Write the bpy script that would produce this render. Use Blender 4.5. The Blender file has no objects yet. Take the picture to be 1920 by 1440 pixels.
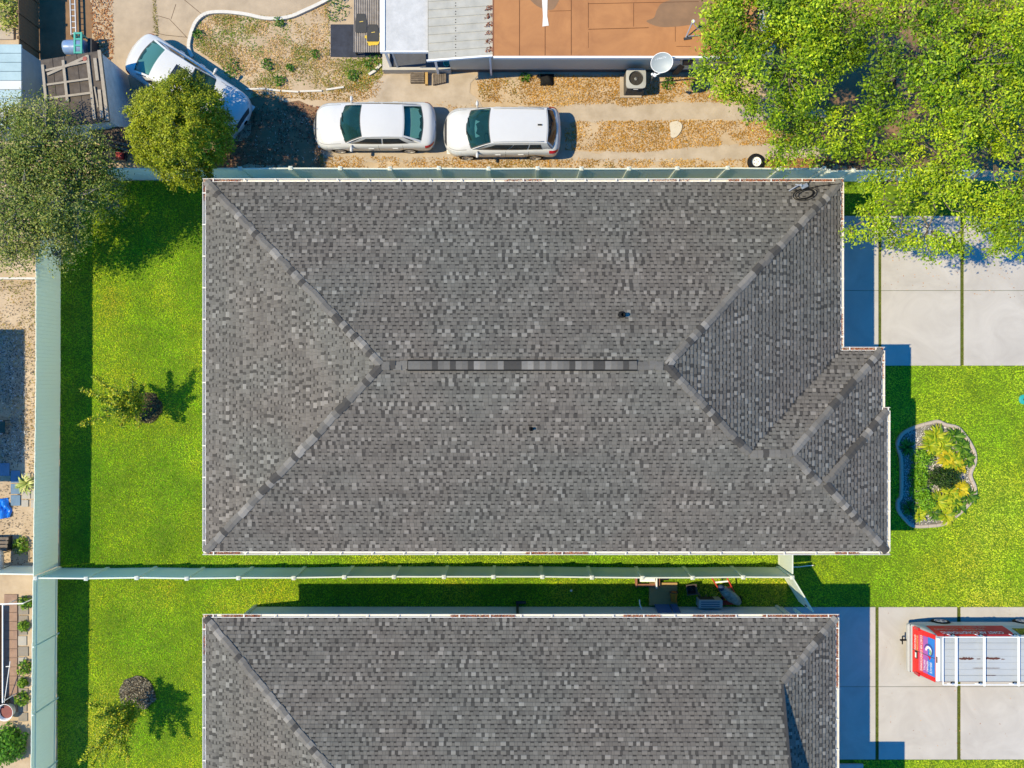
import bpy, math, random
import numpy as np
from mathutils import Vector, Matrix

# ------------------------------------------------------------------ camera, sky, sun, exposure
H = 35.4            # drone height above the ground, metres
F = 1646.0          # focal length in photograph pixels (1920 wide)
S = bpy.context.scene
col = S.collection
cam_d = bpy.data.cameras.new('camera')
cam_d.sensor_width = 36.0
cam_d.lens = 36.0 * F / 1920.0
cam_d.clip_start = 0.5
cam_d.clip_end = 3000
cam = bpy.data.objects.new('camera', cam_d)
cam.location = (0, 0, H)
col.objects.link(cam)
S.camera = cam

SUN = Vector((0.712, 0.072, -1.0)).normalized()      # direction the light travels
elev = math.asin(-SUN.z)
world = bpy.data.worlds.new('World')
S.world = world
world.use_nodes = True
wn = world.node_tree.nodes
wl = world.node_tree.links
bg = wn['Background']
sky = wn.new('ShaderNodeTexSky')
sky.sky_type = 'NISHITA'
sky.sun_disc = False
sky.sun_elevation = elev
sky.sun_rotation = math.atan2(-SUN.x, -SUN.y)
sky.air_density = 1.0
sky.dust_density = 0.0
sky.ozone_density = 6.0
hs = wn.new('ShaderNodeHueSaturation')
hs.inputs['Saturation'].default_value = 1.4
wl.new(sky.outputs[0], hs.inputs['Color'])
wl.new(hs.outputs[0], bg.inputs[0])
bg.inputs[1].default_value = 0.135
sun_d = bpy.data.lights.new('sun', 'SUN')
sun_d.energy = 3.2
sun_d.angle = math.radians(0.55)
sun_d.color = (1.0, 0.86, 0.57)
sun = bpy.data.objects.new('sun', sun_d)
sun.location = (-20, 0, 40)
sun.rotation_mode = 'QUATERNION'
sun.rotation_quaternion = SUN.to_track_quat('-Z', 'Y')
col.objects.link(sun)
S.view_settings.view_transform = 'Standard'
S.view_settings.look = 'None'
S.view_settings.gamma = 1.0
S.view_settings.exposure = 1.12
S.cycles.use_denoising = True
S.cycles.max_bounces = 6
S.cycles.transparent_max_bounces = 8

rnd = random.Random(7)
rng = np.random.default_rng(11)

# ------------------------------------------------------------------ helpers
def P(u, v, z=0.0):
    """photograph pixel at height z -> metres"""
    return Vector(((u - 960.0) * (H - z) / F, (720.0 - v) * (H - z) / F, z))

def P2(u, v, z=0.0):
    p = P(u, v, z)
    return (p.x, p.y)

def lin(c):
    return tuple((x / 12.92 if x <= 0.04045 else ((x + 0.055) / 1.055) ** 2.4) for x in c)

def rgb(r, g, b, k=1.0):
    l = lin((r / 255, g / 255, b / 255))
    return (l[0] * k, l[1] * k, l[2] * k)

MATS = {}
def mat(name, c, rough=0.7, var=0.15, scale=3.0, bump=0.0, bscale=40.0, metal=0.0, coat=0.0, c2=None, spec=0.4, contrast=1.0, detail=6.0, distort=0.0):
    """procedural material: base colour broken up by noise, optional second colour and relief"""
    if name in MATS:
        return MATS[name]
    m = bpy.data.materials.new(name)
    m.use_nodes = True
    n, l = m.node_tree.nodes, m.node_tree.links
    b = n['Principled BSDF']
    b.inputs['Roughness'].default_value = rough
    b.inputs['Metallic'].default_value = metal
    b.inputs['Specular IOR Level'].default_value = spec
    if coat:
        b.inputs['Coat Weight'].default_value = coat
        b.inputs['Coat Roughness'].default_value = 0.08
    tc = n.new('ShaderNodeTexCoord')
    nz = n.new('ShaderNodeTexNoise')
    nz.inputs['Scale'].default_value = scale
    nz.inputs['Detail'].default_value = detail
    nz.inputs['Roughness'].default_value = 0.65
    nz.inputs['Distortion'].default_value = distort
    l.new(tc.outputs['Object'], nz.inputs['Vector'])
    rp = n.new('ShaderNodeValToRGB')
    a = c if c2 is None else c2
    lo = tuple(max(0.0, x * (1 - var)) for x in a)
    hi = tuple(min(0.95, x * (1 + var)) for x in c)
    w = 0.28 / contrast
    rp.color_ramp.elements[0].position = max(0.0, 0.5 - w)
    rp.color_ramp.elements[1].position = min(1.0, 0.5 + w)
    rp.color_ramp.elements[0].color = (*lo, 1)
    rp.color_ramp.elements[1].color = (*hi, 1)
    l.new(nz.outputs['Fac'], rp.inputs['Fac'])
    l.new(rp.outputs['Color'], b.inputs['Base Color'])
    if bump:
        nb = n.new('ShaderNodeTexNoise')
        nb.inputs['Scale'].default_value = bscale
        nb.inputs['Detail'].default_value = 4
        bp = n.new('ShaderNodeBump')
        bp.inputs['Strength'].default_value = bump
        bp.inputs['Distance'].default_value = 0.02
        l.new(tc.outputs['Object'], nb.inputs['Vector'])
        l.new(nb.outputs['Fac'], bp.inputs['Height'])
        l.new(bp.outputs['Normal'], b.inputs['Normal'])
    MATS[name] = m
    return m

def attr_mat(name, rough=0.6, transl=0.0, var=0.12, scale=1.2, spec=0.3, tint=None):
    """colour comes from each piece's own colour attribute, broken up by noise"""
    if name in MATS:
        return MATS[name]
    m = bpy.data.materials.new(name)
    m.use_nodes = True
    n, l = m.node_tree.nodes, m.node_tree.links
    b = n['Principled BSDF']
    b.inputs['Roughness'].default_value = rough
    b.inputs['Specular IOR Level'].default_value = spec
    at = n.new('ShaderNodeAttribute')
    at.attribute_name = 'Col'
    tc = n.new('ShaderNodeTexCoord')
    nz = n.new('ShaderNodeTexNoise')
    nz.inputs['Scale'].default_value = scale
    nz.inputs['Detail'].default_value = 5
    l.new(tc.outputs['Object'], nz.inputs['Vector'])
    mr = n.new('ShaderNodeMapRange')
    mr.inputs['From Min'].default_value = 0.3
    mr.inputs['From Max'].default_value = 0.7
    mr.inputs['To Min'].default_value = 1 - var
    mr.inputs['To Max'].default_value = 1 + var
    l.new(nz.outputs['Fac'], mr.inputs['Value'])
    mx = n.new('ShaderNodeMix')
    mx.data_type = 'RGBA'
    mx.blend_type = 'MULTIPLY'
    mx.inputs['Factor'].default_value = 1.0
    l.new(at.outputs['Color'], mx.inputs['A'])
    l.new(mr.outputs['Result'], mx.inputs['B'])
    if tint:                                                    # broad drifts of a second hue
        n2 = n.new('ShaderNodeTexNoise')
        n2.inputs['Scale'].default_value = 0.35
        n2.inputs['Detail'].default_value = 4
        l.new(tc.outputs['Object'], n2.inputs['Vector'])
        r2 = n.new('ShaderNodeValToRGB')
        r2.color_ramp.elements[0].position = 0.38
        r2.color_ramp.elements[1].position = 0.62
        r2.color_ramp.elements[0].color = (*tint[0], 1)
        r2.color_ramp.elements[1].color = (*tint[1], 1)
        l.new(n2.outputs['Fac'], r2.inputs['Fac'])
        m2 = n.new('ShaderNodeMix')
        m2.data_type = 'RGBA'
        m2.blend_type = 'MULTIPLY'
        m2.inputs['Factor'].default_value = 1.0
        l.new(mx.outputs['Result'], m2.inputs['A'])
        l.new(r2.outputs['Color'], m2.inputs['B'])
        mx = m2
    l.new(mx.outputs['Result'], b.inputs['Base Color'])
    if transl:
        tr = n.new('ShaderNodeBsdfTranslucent')
        l.new(mx.outputs['Result'], tr.inputs['Color'])
        ms = n.new('ShaderNodeMixShader')
        ms.inputs['Fac'].default_value = transl
        l.new(b.outputs[0], ms.inputs[1])
        l.new(tr.outputs[0], ms.inputs[2])
        l.new(ms.outputs[0], n['Material Output'].inputs['Surface'])
    MATS[name] = m
    return m

def tag(o, label=None, cat=None, group=None, kind=None):
    if label: o['label'] = label
    if cat: o['category'] = cat
    if group: o['group'] = group
    if kind: o['kind'] = kind
    return o

def thing(name, label, cat, loc=(0, 0, 0), rz=0.0, group=None):
    o = bpy.data.objects.new(name, None)
    o.empty_display_size = 0.3
    o.location = loc
    o.rotation_euler = (0, 0, rz)
    col.objects.link(o)
    return tag(o, label, cat, group)

def origin(o):
    v = Vector((0, 0, 0))
    while o is not None:
        v += Vector(o.location)
        o = o.parent
    return v

def link(name, me, parent=None, loc=(0, 0, 0), rot=(0, 0, 0), scale=None):
    o = bpy.data.objects.new(name, me)
    o.location = loc
    o.rotation_euler = rot
    if scale is not None: o.scale = scale
    if parent is not None: o.parent = parent
    col.objects.link(o)
    return o

class MB:
    """collects vertices and faces, links them as one mesh object"""
    def __init__(s):
        s.v, s.f = [], []
    def add(s, vs, fs):
        n = len(s.v)
        s.v += [tuple(p) for p in vs]
        s.f += [tuple(i + n for i in f) for f in fs]
        return s
    def box(s, x0, x1, y0, y1, z0, z1):
        vs = [(x0, y0, z0), (x1, y0, z0), (x1, y1, z0), (x0, y1, z0), (x0, y0, z1), (x1, y0, z1), (x1, y1, z1), (x0, y1, z1)]
        return s.add(vs, [(0, 3, 2, 1), (4, 5, 6, 7), (0, 1, 5, 4), (1, 2, 6, 5), (2, 3, 7, 6), (3, 0, 4, 7)])
    def bbox(s, x0, x1, y0, y1, z0, z1, b=0.02):
        """box with chamfered upright and top edges"""
        ring = lambda i, z: [(x0 + b + i, y0 + i, z), (x1 - b - i, y0 + i, z), (x1 - i, y0 + b + i, z), (x1 - i, y1 - b - i, z), (x1 - b - i, y1 - i, z), (x0 + b + i, y1 - i, z), (x0 + i, y1 - b - i, z), (x0 + i, y0 + b + i, z)]
        vs = ring(0, z0) + ring(0, z1 - b) + ring(b * 0.6, z1)
        fs = []
        for k in range(2):
            for i in range(8):
                j = (i + 1) % 8
                fs.append((k * 8 + i, k * 8 + j, k * 8 + 8 + j, k * 8 + 8 + i))
        fs.append(tuple(range(16, 24)))
        fs.append(tuple(range(7, -1, -1)))
        return s.add(vs, fs)
    def bar(s, a, b, w, h=None, up=(0, 0, 1)):
        """rectangular bar from a to b"""
        h = w if h is None else h
        a, b = Vector(a), Vector(b)
        d = (b - a).normalized()
        up = Vector(up)
        if abs(d.dot(up)) > 0.97: up = Vector((1, 0, 0))
        x = d.cross(up).normalized() * w / 2
        y = x.cross(d).normalized() * h / 2
        vs = [a - x - y, a + x - y, a + x + y, a - x + y, b - x - y, b + x - y, b + x + y, b - x + y]
        return s.add(vs, [(0, 1, 2, 3), (4, 7, 6, 5), (0, 4, 5, 1), (1, 5, 6, 2), (2, 6, 7, 3), (3, 7, 4, 0)])
    def tube(s, pts, r, n=6, r2=None):
        pts = [Vector(p) for p in pts]
        m = len(pts)
        r2 = r if r2 is None else r2
        base = len(s.v)
        for i, p in enumerate(pts):
            d = (pts[min(i + 1, m - 1)] - pts[max(i - 1, 0)]).normalized()
            up = Vector((0, 0, 1)) if abs(d.z) < 0.9 else Vector((1, 0, 0))
            x = d.cross(up).normalized()
            y = x.cross(d)
            rr = r + (r2 - r) * i / max(1, m - 1)
            for k in range(n):
                a = 2 * math.pi * k / n
                s.v.append(tuple(p + x * math.cos(a) * rr + y * math.sin(a) * rr))
        for i in range(m - 1):
            for k in range(n):
                j = (k + 1) % n
                s.f.append((base + i * n + k, base + i * n + j, base + (i + 1) * n + j, base + (i + 1) * n + k))
        s.f.append(tuple(base + k for k in range(n - 1, -1, -1)))
        s.f.append(tuple(base + (m - 1) * n + k for k in range(n)))
        return s
    def lathe(s, prof, c=(0, 0, 0), n=20, axis='z'):
        base = len(s.v)
        for r, z in prof:
            for k in range(n):
                a = 2 * math.pi * k / n
                p = (r * math.cos(a), r * math.sin(a), z)
                if axis == 'y': p = (p[0], p[2], p[1])
                if axis == 'x': p = (p[2], p[0], p[1])
                s.v.append((p[0] + c[0], p[1] + c[1], p[2] + c[2]))
        for i in range(len(prof) - 1):
            for k in range(n):
                j = (k + 1) % n
                s.f.append((base + i * n + k, base + i * n + j, base + (i + 1) * n + j, base + (i + 1) * n + k))
        return s
    def prism(s, poly, z0, z1):
        n = len(poly)
        vs = [(x, y, z0) for x, y in poly] + [(x, y, z1) for x, y in poly]
        fs = [tuple(range(n, 2 * n)), tuple(range(n - 1, -1, -1))]
        for i in range(n):
            j = (i + 1) % n
            fs.append((i, j, n + j, n + i))
        return s.add(vs, fs)
    def sheet(s, poly, z):
        return s.add([(x, y, z) for x, y in poly], [tuple(range(len(poly)))])
    def grid(s, fn, nu, nv):
        base = len(s.v)
        for i in range(nu + 1):
            for j in range(nv + 1):
                s.v.append(tuple(fn(i / nu, j / nv)))
        for i in range(nu):
            for j in range(nv):
                a = base + i * (nv + 1) + j
                s.f.append((a, a + nv + 1, a + nv + 2, a + 1))
        return s
    def mesh(s, name, m, smooth=False, off=Vector((0, 0, 0))):
        me = bpy.data.meshes.new(name)
        me.from_pydata([(x - off.x, y - off.y, z - off.z) for x, y, z in s.v], [], s.f)
        if m is not None: me.materials.append(m)
        if smooth: me.polygons.foreach_set('use_smooth', [True] * len(me.polygons))
        me.update()
        return me
    def build(s, name, m, parent=None, smooth=False, local=False):
        """world coordinates unless local; stored relative to the parent's base"""
        off = Vector((0, 0, 0)) if (parent is None or local) else origin(parent)
        return link(name, s.mesh(name, m, smooth, off), parent)

def np_mesh(name, V, Fc, colors, m, parent=None):
    """many small faces at once: V (n,3), Fc (k,3|4) indices, one colour per face"""
    me = bpy.data.meshes.new(name)
    V = np.asarray(V, np.float32)
    Fc = np.asarray(Fc, np.int32)
    if parent is not None:
        o = origin(parent)
        V = V - np.array([o.x, o.y, o.z], np.float32)
    k, w = Fc.shape
    me.vertices.add(len(V))
    me.vertices.foreach_set('co', V.ravel())
    me.loops.add(k * w)
    me.loops.foreach_set('vertex_index', Fc.ravel())
    me.polygons.add(k)
    me.polygons.foreach_set('loop_start', np.arange(0, k * w, w, dtype=np.int32))
    me.update(calc_edges=True)
    me.validate()
    if colors is not None:
        a = me.attributes.new('Col', 'FLOAT_COLOR', 'FACE')
        c = np.ones((k, 4), np.float32)
        c[:, :3] = colors
        a.data.foreach_set('color', c.ravel())
    me.materials.append(m)
    return link(name, me, parent)

def inside(poly, x, y):
    poly = np.asarray(poly)
    r = np.zeros(np.shape(x), bool)
    j = len(poly) - 1
    for i in range(len(poly)):
        xi, yi = poly[i]
        xj, yj = poly[j]
        if yi != yj:
            c = ((yi > y) != (yj > y)) & (x < (xj - xi) * (y - yi) / (yj - yi) + xi)
            r ^= c
        j = i
    return r

def vnoise(x, y, sc, seed=0):
    """smooth value noise in [0,1]"""
    x = np.asarray(x) * sc
    y = np.asarray(y) * sc
    xi, yi = np.floor(x), np.floor(y)
    fx, fy = x - xi, y - yi
    fx = fx * fx * (3 - 2 * fx)
    fy = fy * fy * (3 - 2 * fy)
    def h(a, b):
        t = np.sin(a * 127.1 + b * 311.7 + seed * 74.7) * 43758.5453
        return t - np.floor(t)
    return (h(xi, yi) * (1 - fx) + h(xi + 1, yi) * fx) * (1 - fy) + (h(xi, yi + 1) * (1 - fx) + h(xi + 1, yi + 1) * fx) * fy

def scatter_points(poly, dens, holes=()):
    p = np.asarray(poly)
    x0, y0 = p.min(0)
    x1, y1 = p.max(0)
    n = int((x1 - x0) * (y1 - y0) * dens)
    x = rng.uniform(x0, x1, n)
    y = rng.uniform(y0, y1, n)
    k = inside(poly, x, y)
    for hpoly in holes: k &= ~inside(hpoly, x, y)
    return x[k], y[k]

def blades(name, poly, dens, length, width, colors, m, z=0.0, lean=0.7, holes=(), patch=0.35, seed=1, thresh=None, parent=None):
    """short blades leaning every way; colours vary in drifts"""
    x, y = scatter_points(poly, dens, holes)
    if thresh is not None:
        k = (0.6 * vnoise(x, y, thresh[0], seed + 5) + 0.4 * vnoise(x, y, thresh[0] * 3, seed + 6)) > thresh[1] + rng.normal(0, 0.06, len(x))
        x, y = x[k], y[k]
    n = len(x)
    a = rng.uniform(0, 2 * np.pi, n)
    L = rng.uniform(*length, n)
    w = rng.uniform(*width, n)
    t = np.clip(rng.normal(lean, 0.22, n), 0.05, 1.35)
    dx, dy, dz = np.cos(a) * np.sin(t), np.sin(a) * np.sin(t), np.cos(t)
    px, py = -np.sin(a), np.cos(a)
    V = np.empty((n, 3, 3))
    V[:, 0] = np.stack([x - px * w / 2, y - py * w / 2, np.full(n, z)], 1)
    V[:, 1] = np.stack([x + px * w / 2, y + py * w / 2, np.full(n, z)], 1)
    V[:, 2] = np.stack([x + dx * L, y + dy * L, z + dz * L], 1)
    C = np.asarray(colors)
    g = 0.6 * vnoise(x, y, patch, seed) + 0.4 * vnoise(x, y, patch * 3.1, seed + 2)
    g = np.clip(g + rng.normal(0, 0.16, n), 0, 0.999) * (len(C) - 1)
    i = g.astype(int)
    fr = (g - i)[:, None]
    c = C[i] * (1 - fr) + C[np.minimum(i + 1, len(C) - 1)] * fr
    c = c * rng.uniform(0.6, 1.4, n)[:, None]
    return np_mesh(name, V.reshape(-1, 3), np.arange(n * 3).reshape(-1, 3), c, m, parent)

def flakes(name, poly, dens, size, colors, m, z=0.01, holes=(), thresh=None, seed=3, tilt=0.5, parent=None, lift=0.02):
    """fallen leaves, chips and pebbles lying on the ground"""
    x, y = scatter_points(poly, dens, holes)
    if thresh is not None:
        k = (0.6 * vnoise(x, y, thresh[0], seed + 5) + 0.4 * vnoise(x, y, thresh[0] * 3, seed + 6)) > thresh[1] + rng.normal(0, 0.05, len(x))
        x, y = x[k], y[k]
    n = len(x)
    zz = z + rng.uniform(0, lift, n)
    return leaf_cloud(name, np.stack([x, y, zz], 1), size, colors, m, parent, tilt=tilt, up=True)

def leaf_cloud(name, C0, size, colors, m, parent=None, tilt=1.0, up=False, normals=None, shade=None):
    n = len(C0)
    N = rng.normal(0, 1, (n, 3)) * tilt
    if up: N = N + np.array([0, 0, 1.0])
    if normals is not None: N = N + normals
    N /= np.linalg.norm(N, axis=1)[:, None] + 1e-9
    T = np.cross(N, rng.normal(0, 1, (n, 3)))
    T /= np.linalg.norm(T, axis=1)[:, None] + 1e-9
    B = np.cross(N, T)
    L = rng.uniform(size[0], size[1], n)[:, None]
    w = L * rng.uniform(0.38, 0.62, n)[:, None]
    V = np.empty((n, 4, 3))
    V[:, 0] = C0 - T * L / 2
    V[:, 1] = C0 + B * w / 2 - T * L * 0.05
    V[:, 2] = C0 + T * L / 2
    V[:, 3] = C0 - B * w / 2 - T * L * 0.05
    Cc = np.asarray(colors)
    g = np.clip(rng.random(n) if shade is None else shade + rng.normal(0, 0.17, n), 0, 0.999) * (len(Cc) - 1)
    i = g.astype(int)
    fr = (g - i)[:, None]
    c = Cc[i] * (1 - fr) + Cc[np.minimum(i + 1, len(Cc) - 1)] * fr
    c = c * rng.uniform(0.65, 1.35, n)[:, None]
    return np_mesh(name, V.reshape(-1, 3), np.arange(n * 4).reshape(-1, 4), c, m, parent)

def smooth_poly(pts, n=6, closed=True):
    """Catmull-Rom through the points"""
    out = []
    m = len(pts)
    for i in range(m if closed else m - 1):
        p0, p1, p2, p3 = [np.array(pts[(i + k) % m if closed else min(max(i + k, 0), m - 1)], float) for k in (-1, 0, 1, 2)]
        for k in range(n):
            t = k / n
            out.append(tuple(0.5 * ((2 * p1) + (-p0 + p2) * t + (2 * p0 - 5 * p1 + 4 * p2 - p3) * t * t + (-p0 + 3 * p1 - 3 * p2 + p3) * t ** 3)))
    if not closed: out.append(tuple(pts[-1]))
    return out

def rough_poly(pts, step=0.35, amp=0.06):
    """ground edge with a natural ragged line"""
    out = []
    m = len(pts)
    for i in range(m):
        a, b = np.array(pts[i], float), np.array(pts[(i + 1) % m], float)
        d = b - a
        L = np.linalg.norm(d)
        k = max(1, int(L / step))
        nn = np.array([-d[1], d[0]]) / (L + 1e-9)
        for j in range(k):
            out.append(tuple(a + d * j / k + nn * rng.normal(0, amp)))
    return out

def text_mesh(s, size, m, fn, name='lettering', parent=None, extr=0.0):
    """flat lettering; fn maps a text-plane point to 3-D"""
    cu = bpy.data.curves.new('text', 'FONT')
    cu.body = s
    cu.size = size
    cu.align_x = 'CENTER'
    cu.align_y = 'CENTER'
    cu.resolution_u = 2
    o = bpy.data.objects.new('text', cu)
    col.objects.link(o)
    dg = bpy.context.evaluated_depsgraph_get()
    me = bpy.data.meshes.new_from_object(o.evaluated_get(dg))
    bpy.data.objects.remove(o)
    for v in me.vertices:
        v.co = fn(v.co.x, v.co.y)
    me.materials.clear()
    me.materials.append(m)
    me.name = name
    return link(name, me, parent)

# ------------------------------------------------------------------ materials
M_ground = mat('sandy_soil', rgb(222, 200, 170, 0.62), 0.95, 0.12, 0.9, 0.6, 30, c2=rgb(196, 170, 136, 0.6), detail=10)
M_lawn = mat('lawn_soil', rgb(100, 128, 10, 0.75), 0.95, 0.3, 2.5, 0.5, 30, c2=rgb(84, 112, 6, 0.7))
M_conc = mat('driveway_concrete', rgb(218, 212, 203, 0.62), 0.85, 0.03, 0.55, 0.15, 90, c2=rgb(202, 195, 186, 0.58), detail=9, distort=1.5, spec=0.2)
M_oldconc = mat('old_concrete', rgb(216, 194, 164, 0.6), 0.9, 0.1, 1.2, 0.3, 60, c2=rgb(192, 172, 146, 0.56), detail=10)
M_strip = mat('worn_concrete', rgb(212, 196, 176, 0.62), 0.9, 0.1, 1.5, 0.3, 60, c2=rgb(194, 176, 152, 0.58), detail=10)
M_kerb = mat('white_kerb_paint', rgb(238, 232, 220, 0.62), 0.8, 0.12, 6)
M_grass = attr_mat('grass_blades', 0.7, 0.3, 0.22, 0.9, tint=((1.24, 1.06, 0.9), (0.92, 1.04, 0.8)))
M_dry = attr_mat('dry_grass', 0.8, 0.1, 0.2, 1.0)
M_leaflit = attr_mat('fallen_leaves', 0.8, 0.0, 0.2, 1.0)
M_leaf = attr_mat('foliage', 0.5, 0.24, 0.15, 0.8)
M_bark = mat('bark', rgb(150, 138, 122, 0.5), 0.95, 0.35, 8, 0.8, 40)
M_vinyl = mat('white_vinyl', (0.84, 0.85, 0.76), 0.45, 0.03, 0.8, spec=0.4, c2=(0.76, 0.78, 0.69))
def translucent(m, f, c):
    n, l = m.node_tree.nodes, m.node_tree.links
    t = n.new('ShaderNodeBsdfTranslucent')
    t.inputs['Color'].default_value = (*c, 1)
    x = n.new('ShaderNodeMixShader')
    x.inputs['Fac'].default_value = f
    l.new(n['Principled BSDF'].outputs[0], x.inputs[1])
    l.new(t.outputs[0], x.inputs[2])
    l.new(x.outputs[0], n['Material Output'].inputs['Surface'])
translucent(M_vinyl, 0.42, (0.80, 0.90, 0.80))                  # thin vinyl glows a little when the sun is behind it
M_white = mat('white_paint', (0.74, 0.73, 0.70), 0.5, 0.05, 5)
M_gutter = mat('white_gutter', (0.58, 0.55, 0.48), 0.5, 0.14, 9)
M_shingle = attr_mat('asphalt_shingle', 0.95, 0.0, 0.08, 2.5, spec=0.1, tint=((1.02, 0.985, 0.97), (0.97, 1.0, 1.0)))
M_deck = mat('roof_underlay', (0.035, 0.034, 0.033), 0.95, 0.2, 6)
M_stucco = mat('stucco', (0.60, 0.62, 0.60), 0.85, 0.06, 3, 0.4, 120)
M_black = mat('black_rubber', (0.010, 0.010, 0.010), 0.8, 0.2, 10, spec=0.15)
M_dark = mat('dark_plastic', (0.03, 0.03, 0.032), 0.6, 0.2, 10)
M_steel = mat('galvanised_steel', (0.45, 0.46, 0.47), 0.4, 0.12, 6, metal=0.6)
M_greyp = mat('grey_plastic', (0.38, 0.39, 0.39), 0.5, 0.08, 6)
M_carw = mat('white_car_paint', (0.50, 0.50, 0.49), 0.28, 0.03, 1.5, coat=0.5)
M_glass = mat('car_glass', (0.006, 0.05, 0.055), 0.04, 0.4, 2.2, c2=(0.004, 0.02, 0.022), spec=0.5)
def see_through_glass(m, f, c):
    n, l = m.node_tree.nodes, m.node_tree.links
    t = n.new('ShaderNodeBsdfTransparent')
    t.inputs['Color'].default_value = (*c, 1)
    x = n.new('ShaderNodeMixShader')
    x.inputs['Fac'].default_value = f
    l.new(n['Principled BSDF'].outputs[0], x.inputs[1])
    l.new(t.outputs[0], x.inputs[2])
    l.new(x.outputs[0], n['Material Output'].inputs['Surface'])
see_through_glass(M_glass, 0.62, (0.50, 0.82, 0.80))
M_sideglass = mat('tinted_glass', (0.018, 0.02, 0.022), 0.05, 0.3, 3, spec=0.6)
M_rim = mat('wheel_alloy', (0.5, 0.5, 0.5), 0.35, 0.1, 8, metal=0.5)
M_redl = mat('tail_lamp', (0.42, 0.01, 0.015), 0.15, 0.15, 8, coat=0.5)
M_headl = mat('head_lamp', (0.42, 0.44, 0.45), 0.15, 0.2, 12, coat=0.5)
M_seam = mat('panel_gap', (0.06, 0.06, 0.06), 0.8, 0.1, 5)
M_wood = mat('weathered_wood', rgb(150, 136, 120, 0.6), 0.9, 0.25, 6, 0.5, 50, c2=rgb(108, 96, 84, 0.55))
M_woodnew = mat('pine_board', rgb(212, 172, 104, 0.6), 0.8, 0.12, 7)
M_gravel = attr_mat('gravel', 0.9, 0.0, 0.1, 3)

# ------------------------------------------------------------------ ground, lawns, paving
def structure(o):
    o['kind'] = 'structure'
    return o

structure(MB().sheet([(-400, -400), (400, -400), (400, 400), (-400, 400)], 0.0).build('ground', M_ground))

LOT1 = [P2(113, 339), P2(2150, 339), P2(2150, 1064), P2(113, 1064)]
LOT2 = [P2(108, 1064), P2(2150, 1064), P2(2150, 1760), P2(108, 1760)]
structure(MB().sheet(LOT1, 0.004).build('lawn', M_lawn))
structure(MB().sheet(LOT2, 0.004).build('lawn', M_lawn))

def driveway(cols, rows, z=0.035):
    x0, y0 = P2(cols[0][0], rows[0][0])
    x1, y1 = P2(cols[-1][1], rows[-1][1])
    base = structure(MB().sheet([(x0 - 0.02, y1 - 0.02), (x1 + 0.02, y1 - 0.02), (x1 + 0.02, y0 + 0.02), (x0 - 0.02, y0 + 0.02)], 0.008).build('driveway', mat('joint_soil', rgb(100, 112, 44, 0.6), 0.95, 0.3, 6)))
    for a, b in cols:
        for c, d in rows:
            xa, ya = P2(a, c)
            xb, yb = P2(b, d)
            MB().bbox(xa, xb, yb, ya, 0.0, z, 0.008).build('slab', M_conc, base)
    return (x0, x1, y1, y0)
DR1 = driveway([(1470, 1646.5), (1652, 1800), (1806.5, 1955), (1961, 2110)], [(405, 544.7), (545.3, 685.5)])
DR2 = driveway([(1470, 1641), (1647, 1794), (1800.5, 1950), (1956, 2110)], [(1138, 1286.7), (1287.3, 1423.5)])
# the paved step at the edge of the lower drive
structure(MB().bbox(*[P2(1480, 1431)[0], P2(1617, 1431)[0]], P2(0, 1500)[1], P2(0, 1431)[1], 0.0, 0.1, 0.01).build('front_step', M_conc))

def rect(u0, u1, v0, v1, z=0.0):
    a, b = P2(u0, v1, z), P2(u1, v0, z)
    return [a, (b[0], a[1]), b, (a[0], b[1])]

GREEN = [tuple(1.42 * x for x in c) for c in [rgb(70, 116, 6), rgb(98, 142, 8), rgb(122, 158, 12), rgb(144, 166, 22), rgb(164, 168, 40), rgb(184, 174, 74)]]
GREENR = [tuple(1.2 * x for x in c) for c in [rgb(100, 142, 12), rgb(124, 164, 16), rgb(148, 180, 26), rgb(168, 188, 40), rgb(192, 198, 72)]]
GL, GW = (0.05, 0.10), (0.016, 0.034)
H1 = rect(420, 1500, 400, 985)        # under the upper house
H2 = rect(490, 1500, 1142, 1760)
def grass(name, poly, dens, cols, **k):
    o = blades(name, poly, dens, GL, GW, cols, M_grass, lean=1.0, **k)
    o['kind'] = 'stuff'
    return o
BED = smooth_poly([P2(u, v) for u, v in [(1682, 828), (1692, 812), (1716, 800), (1745, 792), (1758, 790), (1772, 796), (1790, 800), (1800, 807), (1817, 830), (1826, 850), (1826, 868), (1818, 890), (1826, 912), (1826, 928), (1815, 945), (1790, 968), (1768, 982), (1738, 986), (1712, 986), (1700, 978), (1684, 958), (1682, 940), (1688, 930), (1689, 900), (1688, 860), (1683, 842)]], 4)
tag(grass('grass', rect(114, 470, 339, 1064), 820, GREEN, seed=4, holes=[H1], patch=0.3), 'bright green lawn between the left fence and the upper house', 'grass')
tag(grass('grass', rect(470, 1470, 985, 1066), 760, GREENR, seed=9), 'narrow grass strip between the upper house and the white fence', 'grass')
tag(grass('grass', rect(1470, 1930, 684, 1139), 760, GREENR, seed=12, holes=[BED], patch=0.22), 'yellow green front lawn around the flower bed', 'grass')
tag(grass('grass', rect(108, 490, 1066, 1450), 820, GREEN, seed=21, holes=[H2], patch=0.3), 'bright green lawn beside the lower house', 'grass')
tag(grass('grass', rect(490, 1475, 1066, 1142), 760, GREEN, seed=25), 'grass strip between white fence and the lower house', 'grass')
tag(grass('grass', rect(1560, 1660, 339, 405), 420, GREEN, seed=27), 'dark shaded grass at the corner under the oaks', 'grass')
tag(grass('grass', rect(1600, 1930, 1424, 1460), 760, GREENR, seed=29), 'grass along the lower edge of the lower driveway', 'grass')
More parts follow.
